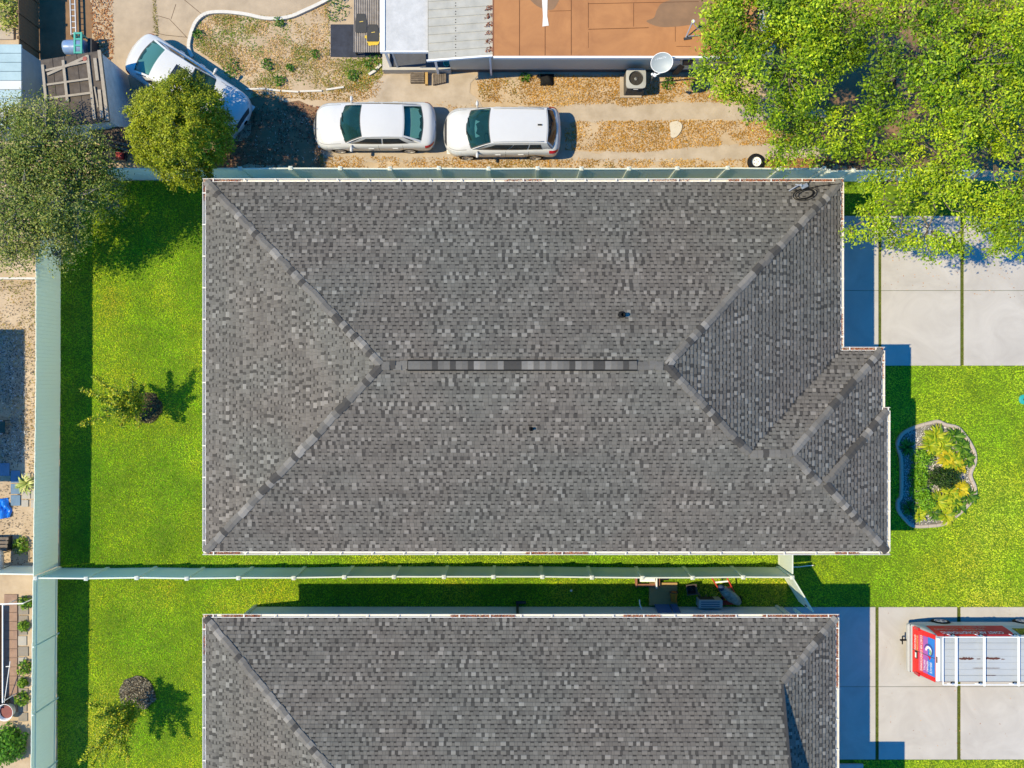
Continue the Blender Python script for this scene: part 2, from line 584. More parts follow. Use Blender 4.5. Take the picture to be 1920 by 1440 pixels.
def joint_grass(u0, u1, v0, v1, lab):
    o = blades('grass', rect(u0, u1, v0, v1), 1500, (0.03, 0.06), (0.015, 0.03), [tuple(0.8 * x for x in rgb(96, 112, 30)), tuple(0.8 * x for x in rgb(130, 142, 60))], M_grass, z=0.006, lean=0.4)
    tag(o, lab, 'grass', kind='stuff')
joint_grass(1647, 1651.5, 405, 650, 'thin grass line in the joint nearest the house on the upper driveway')
joint_grass(1800.5, 1806, 405, 685, 'thin grass line in the outer joint of the upper driveway')
joint_grass(1641.5, 1646.5, 1138, 1423, 'thin grass line in the joint nearest the house on the lower driveway')
joint_grass(1794.5, 1800, 1138, 1423, 'thin grass line under the van in the lower driveway')

DRYW = [tuple(0.7 * x for x in c) for c in [rgb(130, 130, 40), rgb(180, 160, 80), rgb(200, 180, 110)]]
# neighbour's yard at the top: paving, wheel strips, dry grass
drive_top = smooth_poly([P2(u, v) for u, v in [(214, -60), (216, 60), (212, 108), (235, 150), (300, 210), (420, 262), (470, 250), (452, 172), (400, 128), (360, 100), (356, 80), (366, 45), (392, 27), (450, 28), (520, 33), (570, 18), (620, -10), (640, -60)]], 4)
old_drive = structure(MB().sheet(drive_top, 0.012).build('driveway', M_oldconc))
for pts in ([(346, 0), (380, 28)], [(330, 8), (321, 36)], [(290, 28), (318, 36), (352, 72)], [(285, 60), (310, 66), (350, 70)]):
    q = [P(u, v) for u, v in pts]
    m = MB()
    for a, b in zip(q[:-1], q[1:]):
        m.bar((a.x, a.y, 0.012), (b.x, b.y, 0.012), 0.02, 0.006)
    m.build('crack', mat('crack_dirt', rgb(120, 98, 74, 0.5), 0.95, 0.2, 8), old_drive)
tag(blades('weed_line', [P2(u, v) for u, v in [(285, -10), (292, -10), (298, 68), (291, 70)]], 700, (0.04, 0.1), (0.02, 0.04), DRYW, M_dry, z=0.012, lean=0.8), 'line of dry weeds growing along a crack in the old driveway', 'weeds', kind='stuff')
structure(MB().sheet(rough_poly([P2(u, v) for u, v in [(700, 150), (722, 138), (850, 138), (895, 142), (880, 175), (905, 205), (840, 215), (780, 205), (690, 205)]], 0.3, 0.05), 0.014).build('path', M_strip))
strip_a = rough_poly([P2(u, v) for u, v in [(1035, 205), (1060, 196), (1100, 192), (1150, 193), (1170, 200), (1230, 194), (1330, 192), (1430, 203), (1560, 205), (1560, 232), (1420, 226), (1280, 224), (1150, 226), (1040, 230)]], 0.25, 0.035)
strip_b = rough_poly([P2(u, v) for u, v in [(600, 284), (820, 286), (1060, 282), (1110, 285), (1200, 286), (1330, 274), (1430, 268), (1560, 272), (1560, 298), (1400, 302), (1300, 300), (1200, 305), (1060, 302), (820, 304), (620, 304)]], 0.25, 0.035)
structure(MB().sheet(strip_a, 0.010).build('wheel_track', M_strip))
structure(MB().sheet(strip_b, 0.010).build('wheel_track', M_strip))
YARD = [P2(u, v) for u, v in [(366, 45), (392, 27), (450, 28), (520, 33), (570, 18), (620, -10), (730, -10), (718, 140), (690, 172), (560, 176), (470, 166), (410, 120), (364, 90)]]
DRYC = [tuple(0.8 * x for x in c) for c in [rgb(96, 130, 24), rgb(136, 140, 48), rgb(168, 148, 76), rgb(206, 166, 106), rgb(216, 184, 136)]]
ORNG = [tuple(0.76 * x for x in c) for c in [rgb(126, 120, 36), rgb(176, 132, 48), rgb(198, 146, 62), rgb(208, 164, 84), rgb(216, 184, 116)]]
def dry(poly, dens, cols, lab, thresh=None, seed=31, holes=()):
    o = blades('dry_grass', poly, dens, (0.05, 0.12), (0.018, 0.04), cols, M_dry, z=0.004, lean=0.95, seed=seed, thresh=thresh, patch=0.5, holes=holes)
    tag(o, lab, 'dry grass', kind='stuff')
dry(YARD, 760, DRYC, 'patchy dry yard inside the curved white kerb', (0.7, 0.36), 33, holes=[rect(618, 720, -20, 110)])
dry(YARD, 520, [tuple(0.85 * x for x in c) for c in [rgb(70, 116, 14), rgb(104, 134, 24), rgb(138, 146, 44)]], 'olive green grass patches scattered through the dry yard', (0.55, 0.52), 35, holes=[rect(618, 720, -20, 110)])
dry([P2(u, v) for u, v in [(1060, 228), (1280, 226), (1450, 226), (1520, 232), (1520, 270), (1330, 274), (1200, 285), (1060, 282)]], 700, ORNG, 'orange dry grass between the two wheel tracks', (0.9, 0.30), 37)
dry([P2(u, v) for u, v in [(895, 150), (1010, 140), (1330, 145), (1430, 200), (1330, 192), (1230, 194), (1170, 200), (1150, 193), (1040, 200), (900, 190)]], 700, ORNG, 'orange dry grass beside the long beige wall', (0.9, 0.32), 41)
dry([P2(u, v) for u, v in [(600, 292), (820, 296), (1060, 298), (1300, 298), (1560, 297), (1560, 316), (600, 316)]], 600, ORNG, 'dry grass along the back of the upper fence', (1.2, 0.36), 43)
dry([P2(u, v) for u, v in [(690, 140), (718, 150), (705, 185), (660, 190), (470, 182), (470, 170), (620, 176)]], 500, ORNG, 'tan dry grass between the low edging and the parked sedan', (0.9, 0.3), 47)
dry([P2(u, v) for u, v in [(870, 180), (910, 160), (905, 205), (830, 205), (820, 195)]], 400, ORNG, 'dry grass tuft by the end of the porch paving', (1.2, 0.42), 49)
def litter(poly, dens, size, cols, lab, thresh=None, seed=3, cat='leaf litter', z=0.012, lift=0.03):
    o = flakes('leaf_litter', poly, dens, size, cols, M_leaflit, z=z, thresh=thresh, seed=seed, lift=lift)
    tag(o, lab, cat, kind='stuff')
LEAFC = [tuple(0.6 * x for x in c) for c in [rgb(150, 92, 52), rgb(196, 128, 72), rgb(214, 156, 98), rgb(226, 184, 132)]]
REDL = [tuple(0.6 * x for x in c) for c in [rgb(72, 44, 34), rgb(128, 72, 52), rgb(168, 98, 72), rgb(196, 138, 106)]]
litter([P2(u, v) for u, v in [(170, -10), (212, -10), (214, 104), (203, 118), (190, 95), (174, 80)]], 420, (0.05, 0.11), LEAFC, 'strip of orange fallen leaves beside the old driveway', None, 51)
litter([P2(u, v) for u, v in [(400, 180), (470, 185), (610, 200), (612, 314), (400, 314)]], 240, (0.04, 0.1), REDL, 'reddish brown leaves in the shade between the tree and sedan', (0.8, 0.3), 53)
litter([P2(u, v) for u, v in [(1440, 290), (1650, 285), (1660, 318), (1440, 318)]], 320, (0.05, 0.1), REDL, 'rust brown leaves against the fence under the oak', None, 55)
structure(MB().sheet(rough_poly([P2(u, v) for u, v in [(405, 178), (470, 180), (560, 190), (612, 205), (608, 314), (405, 314)]], 0.4, 0.08), 0.006).build('dark_ground', mat('dark_brown_ground', rgb(158, 124, 92, 0.55), 0.95, 0.3, 2, 0.5, 30)))  # ground tone darkened where the round tree's cast shadow lies
structure(MB().sheet(rough_poly([P2(u, v) for u, v in [(70, -20), (172, -20), (172, 70), (190, 110), (70, 110)]], 0.4, 0.06), 0.006).build('dark_ground', MATS['dark_brown_ground']))  # darker sheet stands in for the shade over this corner
structure(MB().sheet(rough_poly([P2(u, v) for u, v in [(1430, -20), (2000, -20), (2000, 316), (1440, 316), (1470, 240)]], 0.4, 0.1), 0.006).build('dark_ground', MATS['dark_brown_ground']))
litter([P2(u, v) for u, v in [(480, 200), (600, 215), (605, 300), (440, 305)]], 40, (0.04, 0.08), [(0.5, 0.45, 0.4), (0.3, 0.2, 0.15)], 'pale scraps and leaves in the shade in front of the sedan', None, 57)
# green weeds in the dry yard
def weed(u, v, r, lab, n=70):
    c = P(u, v)
    root = thing('weed', lab, 'weed', c, group='green weeds in the dry yard')
    a = rng.uniform(0, 2 * np.pi, n)
    d = r * np.sqrt(rng.random(n))
    C0 = np.stack([c.x + d * np.cos(a), c.y + d * np.sin(a), 0.03 + rng.uniform(0, 0.16, n)], 1)
    o = leaf_cloud('foliage', C0, (0.06, 0.13), [tuple(0.55 * x for x in rgb(60, 118, 20)), tuple(0.6 * x for x in rgb(110, 160, 40))], M_leaf, root, tilt=0.6, up=True)
for u, v, r, lab in [(502, 122, 0.24, 'dense green weed near the lower left of the dry yard'), (545, 128, 0.15, 'small green weed right of the dense weed in the dry yard'), (592, 103, 0.2, 'green weed just left of the black mat'), (632, 18, 0.5, 'large bright green weed patch above the black mat'), (700, 118, 0.38, 'green weed patch under the ribbed metal sheet'), (524, 42, 0.22, 'green weed tuft just below the curved white kerb'), (440, 130, 0.42, 'bright green weeds beside the diagonally parked car'), (663, 142, 0.25, 'green weed tuft below the black mat'), (372, 66, 0.2, 'green weed at the left bend of the kerb'), (985, 146, 0.2, 'green weed at the foot of the long beige wall'), (1252, 158, 0.25, 'green weed between the condenser and the oak'), (525, 152, 0.25, 'low green weed above the lower white edging')]:
    weed(u, v, r, lab, int(240 * r + 30))

litter([P2(u, v) for u, v in [(1655, 430), (1915, 430), (1915, 560), (1655, 540)]], 9, (0.04, 0.08), LEAFC, 'few fallen leaves on the upper driveway below the oak', None, 71, z=0.037, lift=0.004)
litter([P2(u, v) for u, v in [(1652, 1140), (1915, 1140), (1915, 1420), (1652, 1420)]], 2.0, (0.03, 0.07), LEAFC, 'few scattered dead leaves on the lower driveway', None, 73, z=0.037, lift=0.004)

# ------------------------------------------------------------------ houses with shingled hip roofs
ZE, PITCH = 3.7, 0.335
K = F / (H - ZE)
EXP = 0.143

def roof_z(d):
    return ZE + PITCH * d

TONES = [(0.122, 0.113, 0.099), (0.042, 0.039, 0.035), (0.182, 0.170, 0.150), (0.133, 0.123, 0.108), (0.104, 0.096, 0.085)]
def shingles(name, roof, poly, o, e, n, dmax, seed):
    """laminated shingle courses on one slope: o eave point, e along the eave, n up the slope (plan)"""
    r = random.Random(seed)
    poly = np.asarray(poly)
    o, e, n = np.array(o), np.array(e), np.array(n)
    s = (poly - o) @ e
    s0, s1 = s.min(), s.max()
    dz = EXP * math.cos(math.atan(PITCH))
    V, Fc, C = [], [], []
    # all pieces of the slope, then keep those whose middle lies on it
    pieces = []
    rows = int(dmax / dz) + 1
    for i in range(rows):
        d0 = i * dz
        x = s0 - r.random() * 0.3
        base = r.uniform(0.93, 1.07)
        tooth = r.random() < 0.5
        while x < s1:
            w = r.choice((0.12, 0.14, 0.17, 0.2)) if tooth else r.choice((0.09, 0.11, 0.13))
            pieces.append((x, w, d0, r.random() + (0 if tooth else 1), base * r.uniform(0.9, 1.1), r.random()))
            tooth = not tooth
            x += w
    A = np.array(pieces)
    cx = A[:, 0] + A[:, 1] / 2
    cd = A[:, 2] + dz / 2
    px = o[0] + e[0] * cx + n[0] * cd
    py = o[1] + e[1] * cx + n[1] * cd
    keep = inside(poly, px, py)
    for (x, w, d0, q, t, q2) in A[keep]:
        lift = 0.010 + 0.012 * q2
        c = np.array(TONES[0]) * t
        band = None
        row = round(d0 / dz)
        cl = vnoise(x * 2.6 + row * 0.37, row * 1.37, 1.0, seed)   # light tabs and dark gaps come in runs along a course
        if q < 1:                                               # raised tooth
            if cl > 0.66 and q < 0.5: c = np.array(TONES[2]) * t
            elif q < 0.3: c = np.array(TONES[4]) * t
            elif q < 0.6: c = np.array(TONES[3]) * t
            lift = 0.014 + 0.010 * q2
        else:                                                   # gap between teeth, darker lower layer
            lift = 0.005
            if cl > 0.6 and q < 1.6: c = np.array(TONES[1]) * t * 1.4
            elif q < 1.8: band = np.array(TONES[1]) * t
        b = len(V)
        d1 = d0 + dz
        g = 0.003
        dm = d0 + dz * 0.36
        def pt(xx, dd, up):
            return (o[0] + e[0] * xx + n[0] * dd, o[1] + e[1] * xx + n[1] * dd, roof_z(dd) + up)
        mid = lift + (0.004 - lift) * 0.36
        V += [pt(x + g, d0, lift), pt(x + w - g, d0, lift), pt(x + w - g, dm, mid), pt(x + g, dm, mid), pt(x + w - g, d1, 0.004), pt(x + g, d1, 0.004), pt(x + g, d0, -0.004), pt(x + w - g, d0, -0.004)]
        Fc += [(b, b + 1, b + 2, b + 3), (b + 3, b + 2, b + 4, b + 5), (b + 6, b + 7, b + 1, b)]
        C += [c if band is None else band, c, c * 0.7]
    ob = np_mesh(name, V, Fc, np.array(C), M_shingle, roof)
    ob['kind'] = 'stuff'
    return ob

CAPM = [mat('cap_shingle_%s' % nm, c, 0.95, 0.12, 9, 0.3, 120) for nm, c in (('mid', (0.108, 0.100, 0.088)), ('dark', (0.048, 0.044, 0.039)), ('light', (0.160, 0.149, 0.132)), ('grey', (0.126, 0.117, 0.103)), ('pale', (0.20, 0.186, 0.165)))]
CAPS = {}
def cap_mesh(kind, t, side):
    """one bent cap shingle; x runs up the ridge"""
    if (kind, t) in CAPS: return CAPS[(kind, t)]
    b = MB()
    L, W_ = 0.27, 0.14
    vs = []
    for x, up in ((0.0, 0.056), (L, 0.034)):
        for y in (-W_, -W_ * 0.45, 0, W_ * 0.45, W_):
            vs.append((x, y, up - side * abs(y) + (0.006 if abs(y) < 0.01 else 0) - (0.006 if abs(y) == W_ else 0)))
    for y in (-W_, -W_ * 0.45, 0, W_ * 0.45, W_):
        vs.append((0.0, y, 0.0 - side * abs(y)))
    fs = [(i, i + 5, i + 6, i + 1)[::-1] for i in range(4)] + [(10 + i, i, i + 1, 11 + i)[::-1] for i in range(4)]
    e0 = len(vs)
    for x in (0.0, L):                                          # turned-down edges, standing clear of the slope
        for y in (-W_, W_):
            vs.append((x, y * 0.97, -0.012 - side * W_))
    fs += [(0, 5, e0 + 2, e0), (4, e0 + 1, e0 + 3, 9)]
    me = b.add(vs, fs).mesh('cap_shingle', CAPM[t])
    CAPS[(kind, t)] = me
    return me

def caps(roof, a, b, kind, r, step=0.2):
    """cap shingles from a (low) to b (high), world points"""
    a, b = Vector(a), Vector(b)
    d = b - a
    L = d.length
    n = int(L / step)
    side = PITCH if kind == 'ridge' else PITCH / math.sqrt(2)
    ang = math.atan2(d.y, d.x)
    tilt = -math.asin(d.z / L)
    org = origin(roof)
    seq = 0
    for i in range(n):
        if seq <= 0:
            t = r.choices((0, 1, 2, 3, 4), (0.26, 0.25, 0.20, 0.23, 0.06))[0]
            seq = r.choice((1, 1, 1, 2))
        seq -= 1
        p = a + d * (i * step / L) - org + Vector((-d.y, d.x, 0)).normalized() * r.uniform(-0.022, 0.022)
        link('cap_shingle', cap_mesh(kind, t, side), roof, p, (0, tilt, ang + r.uniform(-0.03, 0.03)))

def gutter_run(house, a, b, out, r, litter=(), step=1.14):
    """white eaves trough from a to b (plan), out = outward direction, straps across it, leaves in places"""
    a, b, out = Vector((*a, 0)), Vector((*b, 0)), Vector((*out, 0))
    d = (b - a).normalized()
    L = (b - a).length
    z = ZE - 0.01
    prof = [(-0.015, z + 0.012), (-0.012, z - 0.10), (0.085, z - 0.105), (0.105, z - 0.03), (0.125, z - 0.005), (0.125, z + 0.008), (0.108, z + 0.006), (0.100, z - 0.02), (0.080, z - 0.092), (0.0, z - 0.09), (-0.002, z + 0.012)]
    m = MB()
    vs = []
    for p in (a, b):
        for w, zz in prof:
            q = p + out * w
            vs.append((q.x, q.y, zz))
    n = len(prof)
    fs = [(i, (i + 1) % n, n + (i + 1) % n, n + i) for i in range(n)]
    fs += [tuple(range(n)), tuple(range(2 * n - 1, n - 1, -1))]
    g = m.add(vs, fs).build('gutter', M_gutter, house)
    k = max(1, int(L / step))
    org = origin(g)
    for i in range(k + 1):
        s = (i + 0.35) * L / (k + 0.7)
        p = a + d * s
        MB().bar(p + out * 0.0 + Vector((0, 0, z + 0.012)), p + out * 0.128 + Vector((0, 0, z + 0.012)), 0.045, 0.012).build('strap', M_gutter, g)
    for s0, s1, den in litter:
        p0, p1 = a + d * (L * s0), a + d * (L * s1)
        q = [(p0 + out * 0.005), (p1 + out * 0.005), (p1 + out * 0.1), (p0 + out * 0.1)]
        o = flakes('leaf_litter', [(v.x, v.y) for v in q], 3200 * den, (0.03, 0.06), [rgb(150, 66, 36, 0.6), rgb(196, 102, 60, 0.6), rgb(222, 146, 96, 0.6), rgb(110, 60, 40, 0.5)], M_leaflit, z=z - 0.05, lift=0.06, tilt=0.8, parent=g)
        o['kind'] = 'stuff'
    return g

def deck_and_fascia(house, polys, eaves):
    """roof deck slopes as one mesh, eave boards, soffit"""
    m = MB()
    for poly, dfun in polys:
        vs = [(x, y, roof_z(dfun(x, y)) - 0.006) for x, y in poly]
        m.add(vs, [tuple(range(len(vs)))])
        vs2 = [(x, y, z - 0.10) for x, y, z in vs]
        m.add(vs2, [tuple(range(len(vs)))[::-1]])
    roof = m.build('roof', M_deck, house)
    for (a, b) in eaves:
        MB().bar((a[0], a[1], ZE - 0.09), (b[0], b[1], ZE - 0.09), 0.03, 0.18).build('fascia', M_white, house)
    return roof

def upper_house():
    xl, xr, yt, yb = (386 - 960) / K, (1576 - 960) / K, (720 - 341) / K, (720 - 1034) / K
    x1, x2 = (1653 - 960) / K, (1663 - 960) / K
    n1, n2 = (720 - 657) / K, (720 - 770) / K
    h = (yt - yb) / 2
    ym = (yt + yb) / 2
    d1 = (n1 - yb) / 2
    d2 = (n2 - yb) / 2
    yg, yh = yb + d1, yb + d2
    Vp, A = (xr - d1, yg), (x1 - d1, yg)
    Bq, Bp = (x1 - d2, yh), (x2 - d2, yh)
    hs_ = thing('house', 'large grey shingled hip roof house in the middle of the photo', 'house', (xl, yb, 0))
    left = [(xl, yt), (xl, yb), (xl + h, ym)]
    top = [(xl, yt), (xl + h, ym), (xr - h, ym), (xr, yt)]
    right = [(xr, yt), (xr - h, ym), Vp, (xr, n1)]
    gtop = [(xr, n1), Vp, A, (x1, n1)]
    gright = [(x1, n1), A, Bq, (x1, n2)]
    g2n = [(x1, n2), Bq, Bp, (x2, n2)]
    g2r = [(x2, n2), Bp, (x2, yb)]
    bot = [(xl, yb), (x2, yb), Bp, Bq, A, Vp, (xr - h, ym), (xl + h, ym)]
    fl = lambda x, y: x - xl
    ft = lambda x, y: yt - y
    fr = lambda x, y: xr - x
    fb = lambda x, y: y - yb
    polys = [(left, fl), (top, ft), (right, fr), (gtop, lambda x, y: n1 - y), (gright, lambda x, y: x1 - x), (g2n, lambda x, y: n2 - y), (g2r, lambda x, y: x2 - x), (bot, fb)]
    eaves = [((xl, yt), (xl, yb)), ((xl, yt), (xr, yt)), ((xr, yt), (xr, n1)), ((xr, n1), (x1, n1)), ((x1, n1), (x1, n2)), ((x1, n2), (x2, n2)), ((x2, n2), (x2, yb)), ((xl, yb), (x2, yb))]
    roof = deck_and_fascia(hs_, polys, eaves)
    shingles('shingles', roof, left, (xl, yt), (0, -1), (1, 0), h, 101)
    shingles('shingles', roof, top, (xl, yt), (1, 0), (0, -1), h, 102)
    shingles('shingles', roof, right, (xr, yt), (0, -1), (-1, 0), h, 103)
    shingles('shingles', roof, gtop, (xr - d1, n1), (1, 0), (0, -1), d1, 104)
    shingles('shingles', roof, gright, (x1, n1), (0, -1), (-1, 0), d1, 105)
    shingles('shingles', roof, g2n, (x1 - d2, n2), (1, 0), (0, -1), d2, 106)
    shingles('shingles', roof, g2r, (x2, n2), (0, -1), (-1, 0), d2, 107)
    shingles('shingles', roof, bot, (xl, yb), (1, 0), (0, 1), h, 108)
    r = random.Random(5)
    z = lambda p, d: (p[0], p[1], roof_z(d))
    caps(roof, z((xl, yt), 0), z((xl + h, ym), h), 'hip', r)
    caps(roof, z((xl, yb), 0), z((xl + h, ym), h), 'hip', r)
    caps(roof, z((xr, yt), 0), z((xr - h, ym), h), 'hip', r)
    caps(roof, z(Vp, d1), z((xr - h, ym), h), 'hip', r)
    caps(roof, z((x1, n1), 0), z(A, d1), 'hip', r)
    caps(roof, z((x2, yb), 0), z(Bp, d2), 'hip', r)
    caps(roof, z(Bq, d2), z(A, d1), 'hip', r)
    caps(roof, z((x2, n2), 0), z(Bp, d2), 'hip', r)
    caps(roof, z(A, d1), z(Vp, d1), 'ridge', r)
    # main ridge: caps at both ends, a raised ridge vent between
    zr = roof_z(h)
    va, vb = P(764, 680, zr).x, P(1195, 680, zr).x
    caps(roof, (va, ym, zr), (xl + h, ym, zr), 'ridge', r)
    caps(roof, (vb, ym, zr), (xr - h, ym, zr), 'ridge', r)
    m = MB()
    for s in (-1, 1):
        m.add([(va, ym, zr + 0.07), (vb, ym, zr + 0.07), (vb, ym + s * 0.19, zr + 0.07 - 0.19 * PITCH), (va, ym + s * 0.19, zr + 0.07 - 0.19 * PITCH), (va, ym + s * 0.19, zr - 0.19 * PITCH - 0.03), (vb, ym + s * 0.19, zr - 0.19 * PITCH - 0.03)], [(0, 1, 2, 3), (3, 2, 5, 4)])
    m.add([(x, ym + y, zr + 0.07 - abs(y) * PITCH - dz) for x in (va, vb) for y, dz in ((-0.19, 0.08), (-0.19, 0), (0, 0), (0.19, 0), (0.19, 0.08))], [(0, 1, 2, 3, 4), (5, 6, 7, 8, 9)])
    vent = m.build('ridge_vent', M_black, roof)
    # shingle strips on the vent sit 15 mm proud, leaving the dark slot at its edge
    org = origin(roof)
    for i in range(int((vb - va) / 0.2)):
        t = r.choices((0, 1, 2, 3, 4), (0.28, 0.26, 0.18, 0.22, 0.06))[0]
        link('cap_shingle', cap_mesh('ridge', t, PITCH), roof, Vector((va + 0.03 + i * 0.2, ym, zr + 0.055)) - org, (0, 0, 0))
    # gutters
    gutter_run(hs_, (xl, yt), (xl, yb), (-1, 0), r, [(0.0, 0.05, 0.5)])
    gutter_run(hs_, (xl - 0.125, yt), (xr + 0.125, yt), (0, 1), r, [(0.0, 0.06, 0.8), (0.47, 0.53, 0.5), (0.7, 0.76, 0.3), (0.82, 1.0, 1.0)])
    gutter_run(hs_, (xr, yt), (xr, n1 + 0.13), (1, 0), r, [(0.0, 0.3, 0.5), (0.8, 1, 0.4)])
    gutter_run(hs_, (xr, n1), (x1 + 0.125, n1), (0, 1), r, [(0.05, 0.97, 1.0)])
    gutter_run(hs_, (x1, n1), (x1, n2 + 0.13), (1, 0), r, [(0.1, 0.5, 0.3)])
    gutter_run(hs_, (x1 - 0.05, n2), (x2 + 0.125, n2), (0, 1), r, [(0.1, 0.9, 0.7)])
    gutter_run(hs_, (x2, n2), (x2, yb), (1, 0), r, [])
    gutter_run(hs_, (xl - 0.125, yb), (x2 + 0.125, yb), (0, -1), r, [(0.005, 0.055, 0.9), (0.47, 0.56, 0.9), (0.92, 0.955, 0.8)])
    w = 0.72
    MB().box(xl + w, xr - w, yb + w, yt - w, 0.0, ZE - 0.1).build('wall', M_stucco, hs_)
    MB().box(xr - w + 0.003, x1 - w, yb + w + 0.003, n1 - w, 0.0, ZE - 0.12).build('wall', M_stucco, hs_)
    MB().box(x1 - w + 0.003, x2 - w, yb + w + 0.006, n2 - w, 0.0, ZE - 0.14).build('wall', M_stucco, hs_)
    # black vent pipes through the slopes
    for u, v, rr, hh, down in ((1166, 591, 0.075, 0.3, 1), (996, 804, 0.045, 0.2, -1)):
        p = P(u, v, 5.3)
        d = (yt - p.y) if down > 0 else (p.y - yb)
        zz = roof_z(d)
        p = P(u, v, zz)
        m = MB()
        m.lathe([(rr * 1.9, -0.02), (rr * 1.8, 0.02), (rr, 0.06), (rr, hh), (rr * 0.8, hh), (rr * 0.8, hh - 0.12), (0.001, hh - 0.12)], (p.x, p.y, zz), 14)
        pv = m.build('vent_pipe', M_black, roof, True)
    return hs_, yt, ZE
UH, UH_YT, _z = upper_house()

# cables and a small aerial mount left on the upper right corner of the roof
def roof_cable():
    def rp(u, v, up=0.02):
        p = P(u, v, ZE + 0.2)
        z = roof_z(UH_YT - p.y)
        q = P(u, v, z + up)
        return q
    root = thing('cable_coil', 'coiled black cable with a grey bracket on the upper right roof corner', 'cable', rp(1500, 360, 0.0))
    m = MB()
    for k, (ru, rv) in enumerate(((20, 9), (17, 7.5), (22, 11), (13, 6))):
        pts = []
        for i in range(19):
            a = 2 * math.pi * i / 18
            pts.append(rp(1507 + k * 1.2 + ru * math.cos(a) + 4 * math.sin(a), 364 + rv * math.sin(a) - 5 * math.cos(a), 0.03 + 0.012 * k))
        m.tube(pts, 0.013, 5)
    m.build('coil', M_black, root)
    m = MB()
    m.tube([rp(1487, 358, 0.06), rp(1510, 354, 0.05), rp(1540, 348, 0.04), rp(1560, 346, 0.04), rp(1576, 344.5, 0.05)], 0.014, 5)
    m.tube([rp(1516, 352, 0.05), rp(1516, 343, 0.05), rp(1520, 337, 0.07)], 0.014, 5)
    m.build('cable', M_black, root)
    m = MB()
    m.tube([rp(1479, 358, 0.05), rp(1492, 350, 0.14), rp(1503, 345, 0.18)], 0.022, 6)
    m.tube([rp(1492, 346, 0.06), rp(1504, 348, 0.2)], 0.03, 6)
    m.bar(rp(1502, 352, 0.08), rp(1514, 346, 0.08), 0.14, 0.03)
    m.build('bracket', M_steel, root)
roof_cable()

def lower_house():
    xl, xr, yt = (386 - 960) / K, (1567 - 960) / K, (720 - 1158) / K
    h = 6.675
    yb = yt - 2 * h
    ym = yt - h
    g = 2.2
    xg = xr - g
    x1 = 13.2
    yn = -14.68
    dn = 2.1
    hs_ = thing('house', 'grey shingled hip roof house along the bottom of the photo', 'house', (xl, yb, 0))
    left = [(xl, yt), (xl, yb), (xl + h, ym)]
    top = [(xl, yt), (xl + h, ym), (xg, ym), (xg, yt - g), (xr, yt)]
    bot = [(xl, yb), (xr, yb), (xg, yb + g), (xg, ym), (xl + h, ym)]
    right = [(xr, yt), (xg, yt - g), (xg, yb + g), (xr, yb)]
    gt = [(xr, yn), (xr - dn, yn - dn), (x1 - dn, yn - dn), (x1, yn)]
    gr = [(x1, yn), (x1 - dn, yn - dn), (x1, yn - 2 * dn)]
    polys = [(left, lambda x, y: x - xl), (top, lambda x, y: yt - y), (bot, lambda x, y: y - yb), (right, lambda x, y: xr - x), (gt, lambda x, y: yn - y), (gr, lambda x, y: x1 - x)]
    eaves = [((xl, yt), (xl, yb)), ((xl, yt), (xr, yt)), ((xr, yt), (xr, yn)), ((xr, yn), (x1, yn)), ((x1, yn), (x1, yb))]
    roof = deck_and_fascia(hs_, polys, eaves)
    vis = -15.2
    shingles('shingles', roof, left, (xl, yt), (0, -1), (1, 0), h, 201)
    shingles('shingles', roof, top, (xl, yt), (1, 0), (0, -1), h, 202)
    shingles('shingles', roof, [(xr, yt), (xg - 0.02, yt - g), (xg - 0.02, vis), (xr, vis)], (xr, yt), (0, -1), (-1, 0), g, 203)
    # gable wall standing on the short right slope
    MB().add([(xg + 0.004, yt - g, roof_z(g) - 0.1), (xg + 0.004, yb + g, roof_z(g) - 0.1), (xg + 0.004, ym, roof_z(h) - 0.02)], [(0, 1, 2)]).build('gable', M_stucco, hs_)
    MB().bar((xg + 0.05, yt - g + 0.05, roof_z(g) - 0.03), (xg + 0.05, ym, roof_z(h) - 0.03), 0.1, 0.06).build('rake_board', M_deck, hs_)
    r = random.Random(9)
    caps(roof, (xl, yt, ZE), (xl + h, ym, roof_z(h)), 'hip', r)
    caps(roof, (xr, yt, ZE), (xg, yt - g, roof_z(g)), 'hip', r)
    gutter_run(hs_, (xl, yt), (xl, vis), (-1, 0), r, [(0.02, 0.2, 0.3)])
    gutter_run(hs_, (xl - 0.125, yt), (xr + 0.125, yt), (0, 1), r, [(0.0, 0.02, 0.6), (0.03, 0.09, 1.0), (0.39, 0.49, 1.0), (0.66, 0.72, 0.8), (0.77, 0.84, 0.8), (0.88, 1.0, 1.0)])
    gutter_run(hs_, (xr, yt), (xr, yn), (1, 0), r, [(0.0, 0.4, 1.0)])
    w = 0.79
    yw = P(0, 1137.5).y
    wx0 = P(477, 0).x
    MB().box(wx0, xr - w, yb + w, yw, 0.0, ZE - 0.1).build('wall', M_stucco, hs_)
    MB().box(xr - w + 0.003, x1 - w, yb + w + 0.003, yn - w, 0.0, ZE - 0.12).build('wall', M_stucco, hs_)
    # dark rainwater pipe on the wall and the slim one at its far corner
    px = P(970, 0).x
    MB().box(px - 0.05, px + 0.05, yw + 0.003, yw + 0.13, 0.0, ZE - 0.15).build('downspout', M_dark, hs_)
    MB().bbox(px - 0.05, px + 0.35, yw + 0.14, yw + 0.24, 0.0, 0.12).build('splash_block', M_dark, hs_)
    MB().box(wx0 - 0.004, wx0 + 0.1, yw + 0.003, yw + 0.08, 0.0, ZE - 0.15).build('downspout', M_gutter, hs_)
    for u in (1453, 1486):
        a, b = P(u, 1134 if u == 1453 else 1140), None
        MB().bbox(a.x, a.x + 0.12, a.y - 0.1, a.y, 0.0, 1.5, 0.015).build('gate_post', M_vinyl, hs_)
    return yw
LH_YW = lower_house()

